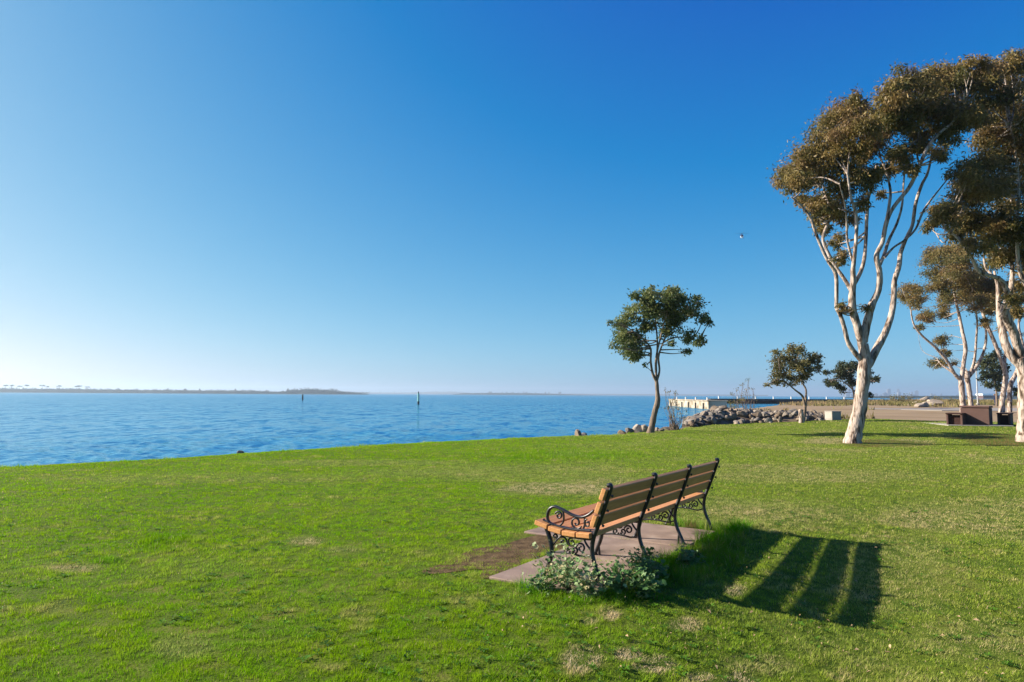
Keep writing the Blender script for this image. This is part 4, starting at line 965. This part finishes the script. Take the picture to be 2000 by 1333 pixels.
for i in range(26):
    far_tree(r2.uniform(908, 1100), 3650 + r2.uniform(0, 150), r2.uniform(.6, 1.0), r2.choice((2, 3)), 3.0, 'bushy tree on the flat hazy island near the horizon')
belt = []
for px in np.arange(-120, 720, 2.2):
    hh = float(np.interp(px, [-120, 120, 300, 500, 545, 560, 575, 620, 655, 675, 720], [9, 9, 7, 6, 4, 8, 13, 13, 11, 4, 2])) * r2.uniform(.6, 1.25)
    q = wpt(px, D1 + r2.uniform(5, 60), 0); belt.append((q[0], q[1], 2.5 + hh * .45, 4.0, hh * .55))
V_, Fc_, C_ = leaves(belt, 2.0, 6.0, [(0.018, 0.030, 0.026), (0.03, 0.045, 0.036), (0.045, 0.06, 0.045)], 0.1, .5, 400)
o = link('far_woodland', np_mesh('far_woodland', V_, Fc_, C_), M_LEAF); tag(o, 'continuous hazy line of trees along the far shore', 'woodland', kind='stuff')
# skyline
r3 = random.Random(9)
for i in range(34):
    px = r3.uniform(1648, 1880); wpx = r3.uniform(2.5, 8); hpx = r3.choice([3, 4, 5, 6, 7, 9, 12, 15, 18]) * .8
    if 1735 < px < 1850: hpx *= 1.2
    dist = r3.uniform(5200, 6400); S_ = dist / F; q = wpt(px, dist, 0)
    t = thing('distant_building', q, 'pale blue hazy building in the distant city skyline above the sand', 'building', 'distant skyline buildings', rz=r3.uniform(-.5, .5))
    m = MB(); m.box((0, 0, hpx * S_ / 2), (wpx * S_, wpx * S_ * .7, hpx * S_)); m.build('wall', M_BLDG if r3.random() < .6 else M_BLDGD, t)
    m = MB(); m.box((wpx * S_ * .1, 0, hpx * S_ + 3), (wpx * S_ * .45, wpx * S_ * .35, 6)); m.build('roof_plant', M_BLDG, t)
q = wpt(1931, 900, 0); t = thing('distant_building', q, 'long low white building on the far bank between gum trunks', 'building', 'distant skyline buildings')
S_ = 900 / F
m = MB(); m.box((0, 0, 2), (34 * S_, 12, 5)); m.build('wall', M_BROWN, t)
m = MB(); m.box((0, 0, 5.0), (37 * S_, 14, 2.0)); m.build('roof', M_WHITE, t)

# ------------------------------------------------------------------ helicopter
hp = at(1449, 462, 330)
h = thing('helicopter', hp, 'tiny white and dark helicopter flying in the blue sky', 'helicopter', rz=R(-112)); h.scale = (.7, .7, .7)
def ellipsoid(mb, c, r, n=12, k=8):
    V_ = [(c[0] + r[0] * math.cos(2 * math.pi * j / n) * math.sin(math.pi * (i + .01) / (k + .02)), c[1] + r[1] * math.sin(2 * math.pi * j / n) * math.sin(math.pi * (i + .01) / (k + .02)), c[2] + r[2] * math.cos(math.pi * (i + .01) / (k + .02))) for i in range(k + 1) for j in range(n)]
    mb.add(V_, [(i * n + j, i * n + (j + 1) % n, (i + 1) * n + (j + 1) % n, (i + 1) * n + j) for i in range(k) for j in range(n)], True)
m = MB(); ellipsoid(m, (0, 0, 0), (2.6, 1.15, 1.25)); m.build('fuselage', M_HELI, h)
m = MB(); ellipsoid(m, (1.5, 0, .1), (1.3, 1.0, .9)); m.build('windscreen', M_HELID, h)
m = MB(); m.tube([(-1.8, 0, .4), (-4.5, 0, .7), (-7.5, 0, .9)], [.6, .35, .2], 8); m.box((-7.4, 0, 1.5), (.9, .12, 1.8)); m.build('tail_boom', M_HELID, h)
m = MB(); m.tube([(0, 0, 1.0), (0, 0, 2.0)], .18, 8); m.build('mast', M_HELID, h)
for k in range(4):
    m = MB(); m.box((2.6, 0, 0), (5.0, .3, .05)); q = m.build('rotor_blade', M_HELID, h); q.location = (0, 0, 2.0); q.rotation_euler = (0, 0, R(25 + 90 * k))
for s in (-1, 1):
    m = MB(); m.tube(catmull([(1.9, s * 1.1, -1.6), (1.5, s * 1.1, -1.75), (-1.5, s * 1.1, -1.75)], 3), .07, 6); m.tube([(.8, s * .7, -.9), (.8, s * 1.1, -1.75)], .05, 6); m.tube([(-.8, s * .7, -.9), (-.8, s * 1.1, -1.75)], .05, 6); m.build('skid', M_HELID, h)

# ------------------------------------------------------------------ dry leaves on the grass (uncountable litter)
g_ = np.random.default_rng(91); lv = []; lf = []
for i in range(300):
    px = 950 + 1050 * g_.random(); py = 900 + 430 * g_.random() ** .8
    p = gnd(px, py); 
    if p[1] > 18: continue
    du = (p[:2] - B0) @ UD; dv = (p[:2] - B0) @ VD
    if -.3 < du < 3.5 and -.15 < dv < 1.8: continue
    z = float(height(p[0], p[1])) + .03; a = g_.random() * 6.28; l = .008 + .014 * g_.random() ** 2; w = l * .4
    d = np.array([math.cos(a), math.sin(a), g_.normal(0, .3)]); e = np.array([-math.sin(a), math.cos(a), g_.normal(0, .5)]); c = np.array([p[0], p[1], z])
    b = len(lv); lv += [c - d * l, c - e * w + [0, 0, .006], c + d * l, c + e * w + [0, 0, .008]]; lf.append((b, b + 1, b + 2, b + 3))
o = link('leaf_litter', np_mesh('leaf_litter', np.array(lv), np.array(lf)), M_DRY); tag(o, 'scattered small dry leaves lying on the lawn', 'leaf litter', kind='stuff')

# ------------------------------------------------------------------ broad-leaved weeds and clover in the turf (uncountable)
g_ = np.random.default_rng(95); lv = []; lf = []; lc = []
for i in range(2600):
    r = 2.8 + 11 * g_.random() ** 1.3; th = R(-40) + R(80) * g_.random(); x = math.sin(th) * r; y = math.cos(th) * r
    du = (x - B0[0]) * UD[0] + (y - B0[1]) * UD[1]; dv = (x - B0[0]) * VD[0] + (y - B0[1]) * VD[1]
    if -.4 < du < 3.6 and -.2 < dv < 1.9: continue
    if float(vnoise(x, y, 1.1, 51)) < .45: continue
    z = float(rise(x, y)) + .006; k = int(g_.integers(4, 9)); l0 = .018 + .035 * g_.random(); a0 = g_.random() * 6.28
    col = np.array([.07, .17, .012]) * (.7 + .8 * g_.random()) + np.array([.06, .04, .01]) * (g_.random() < .3)
    for j in range(k):
        a = a0 + 6.283 * j / k + g_.normal(0, .2); l = l0 * (.7 + .5 * g_.random()); w = l * .36; up = .006 + .02 * g_.random()
        d = np.array([math.cos(a), math.sin(a), 0]); e = np.array([-math.sin(a), math.cos(a), 0]); c = np.array([x, y, z]); b = len(lv)
        lv += [c, c + d * l * .55 - e * w * .5 + [0, 0, up], c + d * l + [0, 0, up * .7], c + d * l * .55 + e * w * .5 + [0, 0, up]]; lf.append((b, b + 1, b + 2, b + 3)); lc += [col] * 4
o = link('lawn_weeds', np_mesh('lawn_weeds', np.array(lv), np.array(lf), np.array(lc)), M_LEAF); tag(o, 'low broad-leaved weeds and clover mixed through the turf', 'lawn weeds', kind='stuff')
if 0: print('TRIS', sum(sum(len(p.vertices) - 2 for p in m.polygons) if len(m.polygons) < 50000 else len(m.polygons) * (len(m.polygons[0].vertices) - 2) for m in bpy.data.meshes))

# ------------------------------------------------------------------ air
m = MB(); m.box((0, 4300, 43.5), (26000, 11000, 93)); 
hz = m.build('haze', None); tag(hz, kind='stuff')
hm, nt, out = mat_new('haze_air')
pv = nt.nodes.new('ShaderNodeVolumePrincipled'); pv.inputs['Color'].default_value = (0.58, 0.75, 0.93, 1); pv.inputs['Density'].default_value = 0.00018; pv.inputs['Anisotropy'].default_value = 0.35
nt.links.new(pv.outputs[0], out.inputs['Volume']); hz.data.materials.append(hm)
